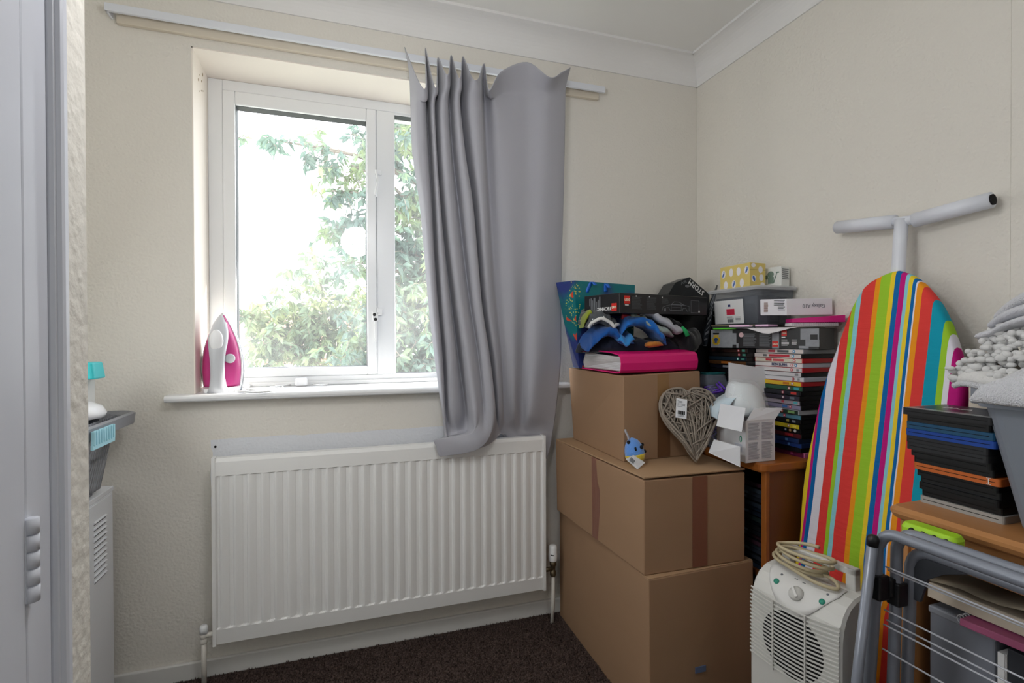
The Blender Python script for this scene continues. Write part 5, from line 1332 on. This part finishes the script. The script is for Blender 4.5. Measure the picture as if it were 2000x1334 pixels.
put('loop', G().grid(rows).xf(lean), mat('grey_cord_loop', '#b9b9c2', rough=.8), pl_, True, 0, .0015)
tgp = [(0.821, 1.372, 0.751),(0.849, 1.375, 0.760),(0.888, 1.372, 0.735),(0.851, 1.355, 0.721)]
tl_ = put('paper_tag', G().prism(tgp, (0, -.0003, .0012)), mat('tag_white', '#d8dade'), pl_)
a, b_, d_ = Vector(tgp[0]), Vector(tgp[1]), Vector(tgp[3]); er = (Vector(tgp[2]) - b_)
g = G(); lines(g, a + Vector((0, -.0006, .0006)) + (d_ - a) * .1, (d_ - a), (b_ - a), .004, .022, .003, .016, 5, .5, .0016, .3, 4); put('tag_print', g, m_gprint, tl_)

# ------------------------------------------------------------------ ironing board leaning on the right wall
bx, bs = 1.22, .165; BL0 = math.sqrt(1 + bs * bs)
ib = thing('ironing_board', (1.25, 1.0, 0.0), 'ironing board in a bright striped cover, standing on end against the right wall', 'ironing board')
dv = Vector((bs, 0, 1)) / BL0; dn = Vector((-1, 0, bs)) / BL0      # up the board, and out of its face
def bp_(u, v, w): return Vector((bx, 0, 0)) + Vector((0, u, 0)) + dv * v + dn * w
left = [(0.9964, 1.3148),(1.0193, 1.3119),(1.0547, 1.2987),(1.0849, 1.2782),(1.1124, 1.2279),(1.1323, 1.1605),(1.1492, 1.0918),(1.1648, 1.0343),(1.1806, 0.9511),(1.1892, 0.8647),(1.1973, 0.7857),(1.2019, 0.7071),(1.1991, 0.6153),(1.1906, 0.5112)]
right = [(0.9658, 1.3013),(0.9406, 1.2808),(0.9154, 1.2529),(0.8918, 1.2209),(0.8663, 1.1747),(0.8455, 1.1241),(0.8303, 1.0811),(0.8197, 1.0389),(0.8139, 0.9910)]
left += [(1.198, .42), (1.20, .25), (1.18, .14)]; right += [(.818, .90), (.828, .80), (.828, .6), (.826, .4), (.822, .25), (.835, .14)]
outl = cr([(u, v, 0) for u, v in reversed(left)], 2) + cr([(u, v, 0) for u, v in right], 2)[0:]
cu, cv = 1.005, .75
def oring(sc_, w):
    return [bp_(cu + (p.x - cu) * sc_, cv + (p.y - cv) * (1 - (1 - sc_) * .5), w) for p in outl]
g = G(); g.grid([oring(.93, -.028), oring(.985, -.030), oring(1.0, -.020), oring(1.0, -.006), oring(.992, .002), oring(.975, .006), oring(.94, .008), oring(.6, .009), oring(.2, .009)], True)
o = len(g.v) - len(outl); g.f.append(tuple(o + k for k in range(len(outl))))
def stripes():
    m = mat('striped_cover', '#ffffff', rough=.75, spec=.2)
    nt, b = nodes(m)
    t = nt.nodes.new('ShaderNodeTexCoord'); sp = nt.nodes.new('ShaderNodeSeparateXYZ'); nt.links.new(t.outputs['Object'], sp.inputs[0])
    # gentle waviness of the loose cover low down
    wv = nt.nodes.new('ShaderNodeTexNoise'); wv.inputs['Scale'].default_value = 7.0; wv.inputs['Detail'].default_value = 1.0
    nt.links.new(t.outputs['Object'], wv.inputs['Vector'])
    mr = nt.nodes.new('ShaderNodeMapRange'); mr.inputs['From Min'].default_value = .62; mr.inputs['From Max'].default_value = .42; mr.inputs['To Min'].default_value = .004; mr.inputs['To Max'].default_value = .05
    nt.links.new(sp.outputs['Z'], mr.inputs['Value'])
    sb_ = nt.nodes.new('ShaderNodeMath'); sb_.operation = 'SUBTRACT'; sb_.inputs[1].default_value = .5; nt.links.new(wv.outputs['Fac'], sb_.inputs[0])
    ml = nt.nodes.new('ShaderNodeMath'); ml.operation = 'MULTIPLY'; nt.links.new(sb_.outputs[0], ml.inputs[0]); nt.links.new(mr.outputs[0], ml.inputs[1])
    tl = nt.nodes.new('ShaderNodeMath'); tl.operation = 'MULTIPLY_ADD'; tl.inputs[1].default_value = TILT; nt.links.new(sp.outputs['Z'], tl.inputs[0]); nt.links.new(sp.outputs['Y'], tl.inputs[2])
    ad = nt.nodes.new('ShaderNodeMath'); ad.operation = 'ADD'; nt.links.new(tl.outputs[0], ad.inputs[0]); nt.links.new(ml.outputs[0], ad.inputs[1])
    nr = nt.nodes.new('ShaderNodeMapRange'); nr.inputs['From Min'].default_value = -.20; nr.inputs['From Max'].default_value = .24
    nt.links.new(ad.outputs[0], nr.inputs['Value'])
    ra = nt.nodes.new('ShaderNodeValToRGB'); ra.color_ramp.interpolation = 'CONSTANT'
    C = dict(m='#c4187f', w='#e6e3ee', l='#9fce33', t='#0c9cb5', r='#e2413c', o='#f39a1f', b='#0d69ad', y='#f0d232', c='#8fd0dc')
    cols_ = 'mwltrowbycmbyl' + 'orclrwbmyt'
    zr, zl_ = SB8[0], SB9[0]
    bnd = [p[0] + TILT * p[1] - 1.0 for p in SB8] + [p[0] + TILT * p[1] - 1.0 for p in SB9]
    el = ra.color_ramp.elements
    el[0].position = 0; el[0].color = hexc(C[cols_[0]])
    el[1].position = 1; el[1].color = hexc(C['t'])
    for c, p in zip(cols_[1:], bnd):
        e = el.new((p + .20) / .44); e.color = hexc(C[c])
    nt.links.new(nr.outputs[0], ra.inputs[0]); nt.links.new(ra.outputs[0], b.inputs['Base Color'])
    # quilted cross wrinkles
    w1 = nt.nodes.new('ShaderNodeMapping'); w1.inputs['Scale'].default_value = (2, 5, 38); nt.links.new(t.outputs['Object'], w1.inputs[0])
    n1 = nt.nodes.new('ShaderNodeTexNoise'); n1.inputs['Scale'].default_value = 1.6; n1.inputs['Detail'].default_value = 3; nt.links.new(w1.outputs[0], n1.inputs['Vector'])
    bp2 = nt.nodes.new('ShaderNodeBump'); bp2.inputs['Strength'].default_value = .35; bp2.inputs['Distance'].default_value = .006
    nt.links.new(n1.outputs['Fac'], bp2.inputs['Height']); nt.links.new(bp2.outputs[0], b.inputs['Normal'])
    return m
SB8 = [(0.8383, 0.9449),(0.8503, 0.9434),(0.8635, 0.9416),(0.8921, 0.9379),(0.9207, 0.9342),(0.9342, 0.9324),(0.9366, 0.9321),(0.9454, 0.9309),(0.9568, 0.9294),(0.9646, 0.9284),(0.9789, 0.9265),(0.9922, 0.9248)]
SB9 = [(1.0035, 0.7877),(1.0305, 0.7817),(1.0447, 0.7786),(1.0815, 0.7704),(1.0952, 0.7673),(1.1068, 0.7648),(1.1328, 0.7590),(1.1590, 0.7531),(1.1724, 0.7502),(1.1809, 0.7483),(1.1964, 0.7448)]
TILT = -0.00980
m_str = stripes()
put('padded_cover', g, m_str, ib, True)
put('mesh_deck', G().grid([oring(.93, -.028), oring(.3, -.029)], True), m_igrey, ib)
m_wtube = mat('white_tube', '#dfe2ea', rough=.4)
st = [Vector(p) for p in [(1.455, 1.012, 1.283),(1.465, 1.015, 1.368),(1.476, 1.018, 1.440)]]
put('leg', G().tube([Vector((1.30, 1.0, .25))] + [Vector((1.40, 1.005, .9))] + st, .0165, 16), m_wtube, ib, True)
put('foam_foot', G().tube([(1.492, 1.224, 1.462),(1.480, 1.039, 1.440)], .0195, 18), m_wtube, ib, True)
put('foam_foot', G().tube([(1.480, 0.987, 1.433),(1.492, 0.818, 1.447)], .0195, 18), m_wtube, ib, True)
put('crossbar', G().tube([(1.480, 1.047, 1.441),(1.480, 0.982, 1.434)], .0125, 14), m_wtube, ib, True)
a, b_ = [Vector(p) for p in [(1.492, 1.224, 1.462),(1.480, 1.039, 1.440)]]; c, d_ = [Vector(p) for p in [(1.480, 0.987, 1.433),(1.492, 0.818, 1.447)]]
put('end_cap', G().disc(a, a - b_, .013, .004), m_dark, ib); put('end_cap', G().disc(d_, d_ - c, .013, .004), m_dark, ib)

# ------------------------------------------------------------------ dehumidifier with its cable coiled on top
m_dh = mat('dehumidifier_white', '#cfcec9', rough=.4)
HN, HF_ = Vector((1.002, .812, 0)), Vector((.967, 1.030, 0)); hd_ = (HF_ - HN).normalized(); HW = (HF_ - HN).length; ht = Vector((hd_.y, -hd_.x, 0))
prof = [(0, 0), (0, .12), (0, .30), (0, .44), (.001, .475), (.006, .500), (.016, .521), (.032, .538), (.055, .549), (.085, .553), (.112, .551), (.118, .545), (.118, 0)]
dh = thing('dehumidifier', (1.04, .92, 0), 'white portable fan unit with slatted round grille, standing in front of the striped board', 'dehumidifier')
def hring(a, ins): return [HN + hd_ * a + ht * (ins + d * (1 - ins * 12)) + up * (z - (ins * 1.0 if z > .3 else 0)) for d, z in prof]
put('body', G().loft([hring(0.0, .006), hring(.005, 0), hring(HW - .006, 0), hring(HW, .006)]), m_dh, dh, False)
def psurf(a, s, off=0):
    """point on the rounded front-to-top surface; s runs along the profile from z .44"""
    seg = prof[3:11]; ln = [0]
    for (x0, z0), (x1, z1) in zip(seg, seg[1:]): ln.append(ln[-1] + math.hypot(x1 - x0, z1 - z0))
    s = max(0, min(.9999, s)) * ln[-1]
    for i in range(len(seg) - 1):
        if s <= ln[i + 1]:
            k = (s - ln[i]) / (ln[i + 1] - ln[i]); x = seg[i][0] + (seg[i + 1][0] - seg[i][0]) * k; z = seg[i][1] + (seg[i + 1][1] - seg[i][1]) * k
            tx_, tz_ = seg[i + 1][0] - seg[i][0], seg[i + 1][1] - seg[i][1]; L = math.hypot(tx_, tz_); nx, nz_ = -tz_ / L, tx_ / L
            return HN + hd_ * a + ht * (x + nx * off) + up * (z + nz_ * off), (ht * nx + up * nz_).normalized()
GC_ = (HW * .50, .410)
put('fan_opening', G().disc(HN + hd_ * GC_[0] + up * GC_[1] + ht * .0002, -ht, .074, .0008, 40), m_dark, dh)
g = G()
for k in range(18):
    zc = .340 + k * .0093
    rows = []
    for i in range(25):
        f = i / 24; a = .003 + (HW - .006) * f; z = zc - .010 * math.sin(math.pi * f) + .002
        p = HN + hd_ * a + up * z
        dd = .0 if z < .475 else .003 * (z - .475) / .025
        rows.append([p + ht * (dd - .0006), p + ht * (dd - .0036) + up * .0004, p + ht * (dd - .0036) + up * .0026, p + ht * (dd - .0006) + up * .0032])
    g.loft(rows)
for a in (HW * .34, HW * .70):
    g.obox(HN + hd_ * a + up * .330 - ht * .0055, hd_ * .003, ht * .005, up * .165)
put('grille', g, m_dh, dh, False)
rows = []
for i in range(17):
    f = i / 16; a = HW * (.13 + .76 * f); lo_ = .22 + .42 * abs(2 * f - 1) ** 2.2
    rows.append([psurf(a, lo_ + (.80 - lo_) * j / 7, .0022)[0] for j in range(8)])
put('control_panel', G().grid(rows), mat('panel_white', '#d8d7d4', rough=.35), dh, True, 0, .002)
m_gbtn = mat('green_button', '#2f8f78', rough=.4)
for f, s in ((.74, .50), (.24, .50)):
    p, n_ = psurf(HW * f, s, .003); put('button', G().disc(p, n_, .0065, .0022, 18), m_gbtn, dh, True)
    p, n_ = psurf(HW * f - .002, s + .11, .0034); put('symbol', G().disc(p, n_, .003, .0006, 8), m_gprint, dh)
p, n_ = psurf(HW * .50, .46, .003); dl = put('dial', G().lathe([(.0165, 0), (.0165, .003), (.0145, .0045), (.0145, .006)], 28, p, n_), m_dh, dh, True)
s_ = (hd_ * .7 - n_.cross(hd_) * .7).normalized(); put('dial_grip', G().obox(p + n_ * .006 - s_ * .013 - n_.cross(s_) * .003, s_ * .026, n_.cross(s_) * .006, n_ * .005), mat('panel_white', '#e6e5e2'), dl, False, .001)
g = G()
for f, s in ((.56, .64), (.47, .63), (.50, .70)):
    p, n_ = psurf(HW * f, s, .0032); g.obox(p, hd_ * .008, n_.cross(hd_) * .002, n_ * .0006)
put('scale_marks', g, m_gprint, dh)
e0 = HN + ht * .088; a0_, a1_ = .020, HW - .045
g = G(); hh_ = .600
g.obox(e0 + hd_ * a0_ + up * .545, hd_ * .022, ht * .022, up * (hh_ - .545)); g.obox(e0 + hd_ * a1_ + up * .545, hd_ * .022, ht * .022, up * (hh_ - .545)); g.obox(e0 + hd_ * a0_ + up * (hh_ - .016), hd_ * (a1_ - a0_ + .022), ht * .022, up * .016)
put('carry_handle', g, m_dh, dh, False, .003)
g = G(); pts = []
q = random.Random(3); cc = HN + hd_ * (HW * .62) + ht * .070
for k in range(66):
    a = 2 * math.pi * k / 15; rad_ = .050 + .012 * math.sin(k * .37); 
    pts.append(cc + hd_ * ((rad_ + .012) * math.cos(a) + .014 * math.sin(k * .09)) + ht * (rad_ * .70 * math.sin(a)) + up * (.5615 + .0022 * k / 3 + .012 * abs(math.sin(a * .5 + k * .05)) * (k / 66)))
g.tube(cr(pts, 3), .0042, 8)
g.tube(cr([cc + Vector((-.02, .02, .566)), cc + hd_ * -.07 + ht * .0 + up * .570, cc + hd_ * -.10 + ht * -.02 + up * .560, cc + hd_ * -.055 + ht * -.035 + up * .562, cc + hd_ * .02 + ht * -.03 + up * .572], 6), .0042, 8)
tag(put('power_cable', g, mat('beige_cable', '#b9ac8c', rough=.5), None, True, origin=tuple(cc + up * .56)), 'beige power cable coiled round the handle of the white fan unit', 'cable')

# ------------------------------------------------------------------ side table at right
m_beech = mat('beech_veneer', '#b98250', rough=.4, bump=.05, scale=18, var=.10, vscale=7, stretch=(6, 1, 6))
tbl = thing('side_table', (1.33, .5, 0), 'light brown wooden open-fronted cabinet table by the right wall, under the film cases', 'table')
TX, TY = 1.145, .822
put('table_top', G().loft([rect_ring(TX + .020, 1.526, .12, TY - .018, .718, .012), rect_ring(TX + .006, 1.528, .11, TY - .005, .726, .02), rect_ring(TX, 1.528, .105, TY, .736, .022), rect_ring(TX, 1.528, .105, TY, .743, .022), rect_ring(TX + .010, 1.528, .112, TY - .008, .75, .016)]), m_beech, tbl)
put('side_panel', G().box(TX + .022, 1.52, .789, .806, 0, .718), m_beech, tbl, False, .002)
put('side_panel', G().box(TX + .022, 1.52, .14, .157, 0, .718), m_beech, tbl, False, .002)
put('apron', G().box(TX + .030, TX + .045, .157, .789, .648, .718), m_beech, tbl, False, .002)
put('back_panel', G().box(1.508, 1.52, .157, .789, .05, .718), mat('dark_back_panel', '#6b4424', rough=.6), tbl)
put('shelf', G().box(TX + .03, 1.508, .157, .789, .205, .222), m_beech, tbl, False, .002)
# things on the shelf
SZ = .2222
fb = thing('file_box', (1.26, .70, SZ), 'grey plastic file box standing under the side table', 'file box')
put('body', G().box(1.198, 1.44, .648, .765, SZ, .535), mat('file_grey', '#7f838d', rough=.45, var=.1, vscale=6), fb, False, .004)
put('top_rim', G().box(1.196, 1.442, .646, .767, .530, .545), mat('file_grey_light', '#8f939c', rough=.45), fb, False, .003)
fb2 = thing('magazine_file', (1.26, .6, SZ), 'dark grey file with a white spine strip, right of the grey file box', 'file')
put('body', G().box(1.200, 1.44, .50, .630, SZ, .528), mat('charcoal_card', '#33353b', rough=.6), fb2, False, .002)
put('white_strip', G().box(1.196, 1.199, .632, .643, SZ, .515), m_white, fb2)
put('white_strip_back', G().box(1.1985, 1.44, .630, .643, SZ, .515), m_white, fb2)
pf = thing('pink_folder', (1.27, .6, .546), 'dusky pink spiral bound folder lying on the file boxes under the table', 'folder')
put('cover', G().hexa([(1.165, .690, .5465), (1.185, .46, .5465), (1.40, .46, .5465), (1.40, .700, .5465)], [(1.167, .690, .560), (1.187, .46, .562), (1.40, .46, .562), (1.40, .700, .560)]), mat('dusky_pink_card', '#a8557a', rough=.5), pf, False, .002)
g = G()
for k in range(6): g.tube([(1.178 + .009 * k, .694 + .007 * math.cos(a), .5535 + .0085 * math.sin(a)) for a in [2 * math.pi * i / 10 for i in range(10)]], .0008, 5, True)
put('wire_spiral', g, m_igrey, pf)
tag(put('card_tray', G().hexa([(1.19, .765, .564), (1.20, .59, .563), (1.42, .59, .563), (1.42, .765, .564)], [(1.20, .770, .592), (1.215, .58, .588), (1.43, .57, .588), (1.43, .775, .592)]), mat('ivory_card', '#b9ad9c', rough=.7), None, False, .002, origin=(1.3, .68, .564)), 'ivory card box lying on the folder under the table', 'box')
rows = [[Vector((1.20 + .2 * j / 5, .775 - .034 * i, .594 + .007 * math.sin(i * .9) ** 2 + .0022 * i)) for j in range(6)] for i in range(8)]
tag(put('paper_sheet', G().grid(rows), mat('shaded_paper', '#8d8270', rough=.8), None, True, 0, .001, origin=(1.3, .66, .594)), 'curled paper sheet on top of the ivory box under the table', 'paper')

# film cases on the table
scol = [('#17181b', '#17181b', 'black film case with pale bordered cover, topmost on the side table'), ('#141517', '#141517', 'black film case second from the top on the side table'), ('#14496b', '#14496b', 'teal blue film case third from the top on the side table'), ('#0f3f93', '#0f3f93', 'vivid blue film case on the side table'), ('#232427', '#232427', 'dark grey film case just under the blue ones on the side table'), ('#26272a', '#26272a', 'greyish black film case second below the blue ones on the side table'), ('#17181a', '#17181a', 'black film case two above the orange one on the side table'), ('#131416', '#131416', 'black film case resting on the orange one on the side table'), ('#c4662c', '#c4662c', 'orange film case in the middle of the stack on the side table'), ('#131416', '#131416', 'black film case just under the orange one on the side table'), ('#191a1c', '#191a1c', 'black film case second below the orange one on the side table'), ('#121315', '#121315', 'black film case third below the orange one on the side table'), ('#141517', '#141517', 'black film case resting on the clear one on the side table'), ('#a3a19c', '#a3a19c', 'clear grey film case, lowest on the side table')]
z = .7503; TC = .0153
lefts = [1762, 1770, 1769, 1768, 1769, 1770, 1778, 1784, 1784, 1790, 1797, 1794, 1800, 1797]
YL = .808
def ylft(px):
    return math.tan(math.atan((px - 1000) / 1013.7) + yaw)
rights = [1933, 1930, 1938, 1940, 1925, 1925, 1932, 1938, 1950, 1946, 1952, 1948, 1955, 1958]
for k in range(13, -1, -1):
    c, s, lab = scol[k]
    x = YL * ylft(lefts[k]); L = YL - x / ylft(rights[k]) + .004
    d = thing('film_case', (x, YL, z), lab, 'film case', 'film cases on the side table')
    g = G(); a = -math.radians(1.0)
    ring0 = rect_ring(x, x + .135, YL - L, YL, z, .006, 3); ring1 = rect_ring(x, x + .135, YL - L, YL, z + TC - .0006, .006, 3)
    put('case', G().loft([ring0, ring1]), mat('case_' + c, c, rough=.35, alpha=1), d)
    put('opening_edge', G().box(x - .0004, x + .02, YL - L + .008, YL - .008, z + TC * .46, z + TC * .54), m_dark, d)
    if k == 0:
        put('cover_border', G().box(x + .004, x + .131, YL - L + .004, YL - .004, z + TC - .0006, z + TC + .0001), mat('cover_grey', '#8c8c8c', rough=.3), d)
        cv_ = put('cover_art', G().box(x + .020, x + .128, YL - L + .010, YL - .012, z + TC, z + TC + .0005), mat('cover_black', '#2a2a2c', rough=.3, var=.3, vscale=30), d)
        text('cover_title', 'BNA', .028, mat('cover_white', '#d0d0d0', rough=.4), cv_, (x + .062, YL - .040, z + TC + .0005), (0, -1, 0), (1, 0, 0), .0004, .0001)
    if k == 8:
        put('clip_mark', G().box(x - .0006, x, YL - L + .018, YL - L + .0195, z + .001, z + TC - .001).box(x - .0006, x, YL - L + .015, YL - L + .0225, z + TC - .002, z + TC - .001).box(x - .0006, x, YL - L + .015, YL - L + .0225, z + .001, z + .002), m_white, d)
    z += TC

# cream crate behind the cases
cb = thing('storage_crate', (1.45, .745, .75), 'cream box with a grey panel at the wall behind the film cases and towels', 'box')
put('body', G().box(1.388, 1.52, .676, .806, .7503, 1.075), mat('cream_plastic', '#d8cfbf', rough=.6), cb, False, .004)
put('grey_panel', G().box(1.385, 1.39, .68, .80, .965, 1.015), mat('panel_grey', '#8b919b', rough=.5), cb, False, .004)

# ------------------------------------------------------------------ grey basket of towels
m_gb = mat('slate_grey_plastic', '#7c828c', rough=.45)
wbk = thing('laundry_basket', (1.33, .43, .75), 'plain slate grey plastic basket piled with white towels, on the side table', 'laundry basket')
g = G(); g.grid([rect_ring(1.205, 1.45, .27, .612, .7505, .03), rect_ring(1.198, 1.46, .262, .618, .765, .03), rect_ring(1.166, 1.495, .205, .664, 1.000, .035), rect_ring(1.160, 1.503, .198, .672, 1.000, .04), rect_ring(1.160, 1.503, .198, .672, .985, .04)], True)
g.add(rect_ring(1.205, 1.45, .27, .612, .7505, .03), [tuple(range(24))])
put('tub', g, m_gb, wbk, False, 0, .002)
lbp = (1.157, 0.607, 1.015)
put('label', G().box(1.1565, 1.1585, lbp[1] - .05, lbp[1], lbp[2] - .018, lbp[2]), m_white, wbk)
m_towel = mat('white_terry', '#dcdde2', rough=.95, sheen=.4, bump=.9, scale=420, detail=2, dist=.006)
m_towel2 = mat('grey_white_towel', '#cfd0d6', rough=.95, sheen=.4, bump=.6, scale=300, dist=.005)
GT = 'towels in the slate grey basket'
# big terry towel hanging over the near rim
rows = []
for i in range(16):
    f = i / 15; yb = .668 - .44 * f
    row = []
    for j, (dx, zz) in enumerate([(-.014, .995), (-.022, 1.004), (-.018, 1.03), (.0, 1.062), (.03, 1.095), (.075, 1.125), (.14, 1.145), (.22, 1.150), (.30, 1.14)]):
        hgt = (1 - .55 * math.exp(-f * 5.0)) if j > 2 else 1
        p = Vector((1.158 + dx, yb - .012 * j * math.exp(-f * 4), .995 + (zz - .995) * hgt))
        w = .007 * nz(p, 22, 8); row.append(p + Vector((w, w, w * .8)))
    rows.append(row)
tag(put('terry_towel', G().grid(rows), m_towel, None, True, 0, .012, 1, origin=(1.2, .5, 1.0)), 'thick white terry towel hanging over the front rim of the slate grey basket', 'towel', GT)
# bobble bath mat
bm = thing('bath_mat', (1.28, .70, 1.02), 'white bobbly bath mat folded between the towels in the slate grey basket', 'bath mat')
pth = cr([(1.262, 0.756, 1.025),(1.250, 0.731, 1.032),(1.235, 0.686, 1.029),(1.225, 0.639, 1.025),(1.220, 0.609, 1.024)], 6)
rows = []
for i, p in enumerate(pth):
    row = []
    for a, zz in [(1, .030), (.5, .032), (.15, .030), (.03, .022), (0, .013), (.03, .005), (.15, 0), (.5, 0), (1, .0)]:
        row.append(p + Vector((.13 * a, .012 * a, (zz - .014) * (.55 + .45 * min(1, i / 6)))))
    rows.append(row)
put('backing', G().grid(rows), mat('mat_backing', '#d9d8d6', rough=.9, bump=.5, scale=200), bm, True, 0, .003)
put('binding', G().tube([p + Vector((-.004, 0, -.012)) for p in pth], .006, 10), m_towel, bm, True)
g = G(); q = random.Random(8)
pc_ = [(1.275, 0.746, 1.037),(1.285, 0.733, 1.055),(1.300, 0.723, 1.074),(1.310, 0.710, 1.103),(1.320, 0.698, 1.121),(1.330, 0.682, 1.131),(1.270, 0.706, 1.044),(1.280, 0.694, 1.061),(1.285, 0.683, 1.082),(1.295, 0.668, 1.107),(1.300, 0.654, 1.116),(1.250, 0.665, 1.037),(1.270, 0.651, 1.075)]
for k in range(330):
    a = Vector(pc_[q.randrange(13)]); p = a + Vector((q.uniform(-.015, .02), q.uniform(-.03, .03), q.uniform(-.014, .014)))
    g.ball(p, (q.uniform(.005, .008), q.uniform(.007, .012), q.uniform(.005, .0075)), 8, 6)
put('bobbles', g, mat('chenille_white', '#d3d3d2', rough=.95, sheen=.4), bm, True)
rows = []
for i in range(10):
    f = i / 9
    rows.append([Vector((1.285 + .03 * f + .012 * j, .735 - .30 * f, 1.03 + .075 * min(1, f * 2.2) + .006 * j * (1 if j < 5 else .4))) + Vector((0, 0, .004 * nz(Vector((f * 4, j, 0)), 1, 3))) for j in range(9)])
put('mat_fold', G().grid(rows), mat('mat_backing', '#d9d8d6'), bm, True, 0, .01)
# folded towels on the very top
def towel(pts, back, th, seed, label, m):
    P_ = cr(pts, 6); rows = []
    for i, p in enumerate(P_):
        e = min(1, .8 + i / 8); row = []
        for a, zz in [(1, 1), (.6, 1.04), (.25, 1.02), (.07, .85), (0, .5), (.07, .14), (.25, 0), (.6, 0), (1, 0)]:
            r = p + Vector(back) * a + up * (th * (zz - .5) * e); w = .005 * nz(r, 18, seed); row.append(r + Vector((w, 0, w)))
        rows.append(row)
    o_ = put('folded_towel', G().grid(rows).add(rows[0], [tuple(range(9))]), m, None, True, 0, .003, 1, origin=tuple(P_[4])); tag(o_, label, 'towel', GT)
    return o_
towel([(1.300, 0.745, 1.119),(1.290, 0.717, 1.126),(1.280, 0.685, 1.141),(1.270, 0.655, 1.150),(1.260, 0.626, 1.157)], (.20, .02, .0), .020, 3, 'grey white folded towel with its rounded fold nearest the striped board', m_towel2)
towel([(1.305, 0.725, 1.142),(1.295, 0.698, 1.159),(1.285, 0.671, 1.169),(1.275, 0.638, 1.179)], (.19, .02, .0), .026, 6, 'white folded towel second from the top of the towel pile', m_towel2)
towel([(1.315, 0.719, 1.159),(1.305, 0.694, 1.177),(1.295, 0.668, 1.192),(1.285, 0.641, 1.204)], (.18, .02, .012), .030, 9, 'white towel topmost on the pile in the slate grey basket', m_towel)

# ------------------------------------------------------------------ folded clothes airer in the foreground
m_tube = mat('grey_steel_tube', '#8b909b', rough=.32, metal=.25)
m_wire = mat('grey_wire', '#c4c6ce', rough=.35, metal=.2)
m_bplas = mat('black_plastic', '#17181a', rough=.4)
ar = thing('clothes_airer', (1.02, .5, 0), 'folded grey metal clothes airer standing in front of the side table', 'clothes airer')
def uframe(x, y0, y1, zt, flare, r=.0105):
    c = .036; pts = [(x - .0, y0 + flare, .0)] + [(x, y0 + flare * (1 - (zt - c) / zt * 0.9), zt - .12)]
    pts += [(x, y0 + flare * .08, zt - c)] + [(x, y0 - c * (1 - math.cos(a)), zt - c + c * math.sin(a)) for a in [math.pi / 2 * k / 6 for k in range(1, 7)]]
    pts += [(x, (y0 + y1) / 2, zt)] + [(x, y1 + c - c * math.sin(a), zt - c + c * math.cos(a)) for a in [math.pi / 2 * k / 6 for k in range(0, 7)]] + [(x, y1, .0)]
    return G().tube(pts, r, 14)
put('frame', uframe(1.015, .741, .16, .736, .045), m_tube, ar, True)
put('frame', uframe(1.048, .728, .17, .737, .02), m_tube, ar, True)
put('frame', uframe(1.078, .722, .19, .700, .020), m_tube, ar, True)
la_ = [(0.990, 0.735, 0.720),(0.975, 0.757, 0.423)]
a, b_ = Vector(la_[0]), Vector(la_[1]); d_ = (b_ - a); b_ = a + d_ * (a.z / (a.z - b_.z))
put('leg', G().tube([a, b_], .0095, 14), m_tube, ar, True)
put('end_cap', G().lathe([(.0105, -.010), (.0108, .004), (.008, .010), (.003, .012)], 16, a, -d_), m_bplas, ar, True)
g = G()
for z_, x_ in ((.6635, 1.024), (.656, 1.030), (.576, 1.026), (.553, 1.034), (.546, 1.026), (.496, 1.026), (.42, 1.026), (.36, 1.03), (.29, 1.026)):
    g.tube([(x_, .732 + (.7 - z_) * .05, z_ + .001), (x_ + .004, .165, z_)], .0017, 7)
put('drying_wire', g, m_wire, ar, True)
g = G(); g.box(1.000, 1.028, .728, .762, .600, .648); g.box(1.035, 1.062, .716, .742, .588, .634); g.box(1.026, 1.04, .724, .752, .606, .642)
put('hinge_clip', g, m_bplas, ar, False, .003)
gr0 = (1.095, 0.732, 0.730); gr1 = (1.095, 0.641, 0.732)
g = G().loft([rect_ring(1.062, 1.100, gr1[1], gr0[1], .716, .008), rect_ring(1.062, 1.100, gr1[1] - .004, gr0[1] + .004, .742, .012), rect_ring(1.066, 1.096, gr1[1], gr0[1], .751, .010)])
gp_ = put('hinge_bar', g, mat('lime_green_plastic', '#a6d62a', rough=.4), ar, False, .002)
g = G()
for k in range(4): g.ball((1.060, gr0[1] - .022 - .020 * k, .738), (.006, .006, .008), 12, 8)
put('black_stud', g, m_bplas, gp_, True)
put('corner_web', G().prism([(1.074, .722, .69), (1.074, .622, .69), (1.074, .662, .672), (1.074, .690, .650), (1.074, .704, .600), (1.074, .722, .600)], (.008, 0, 0)), mat('dark_grey_web', '#3b3e44', rough=.5), ar, False, .001)
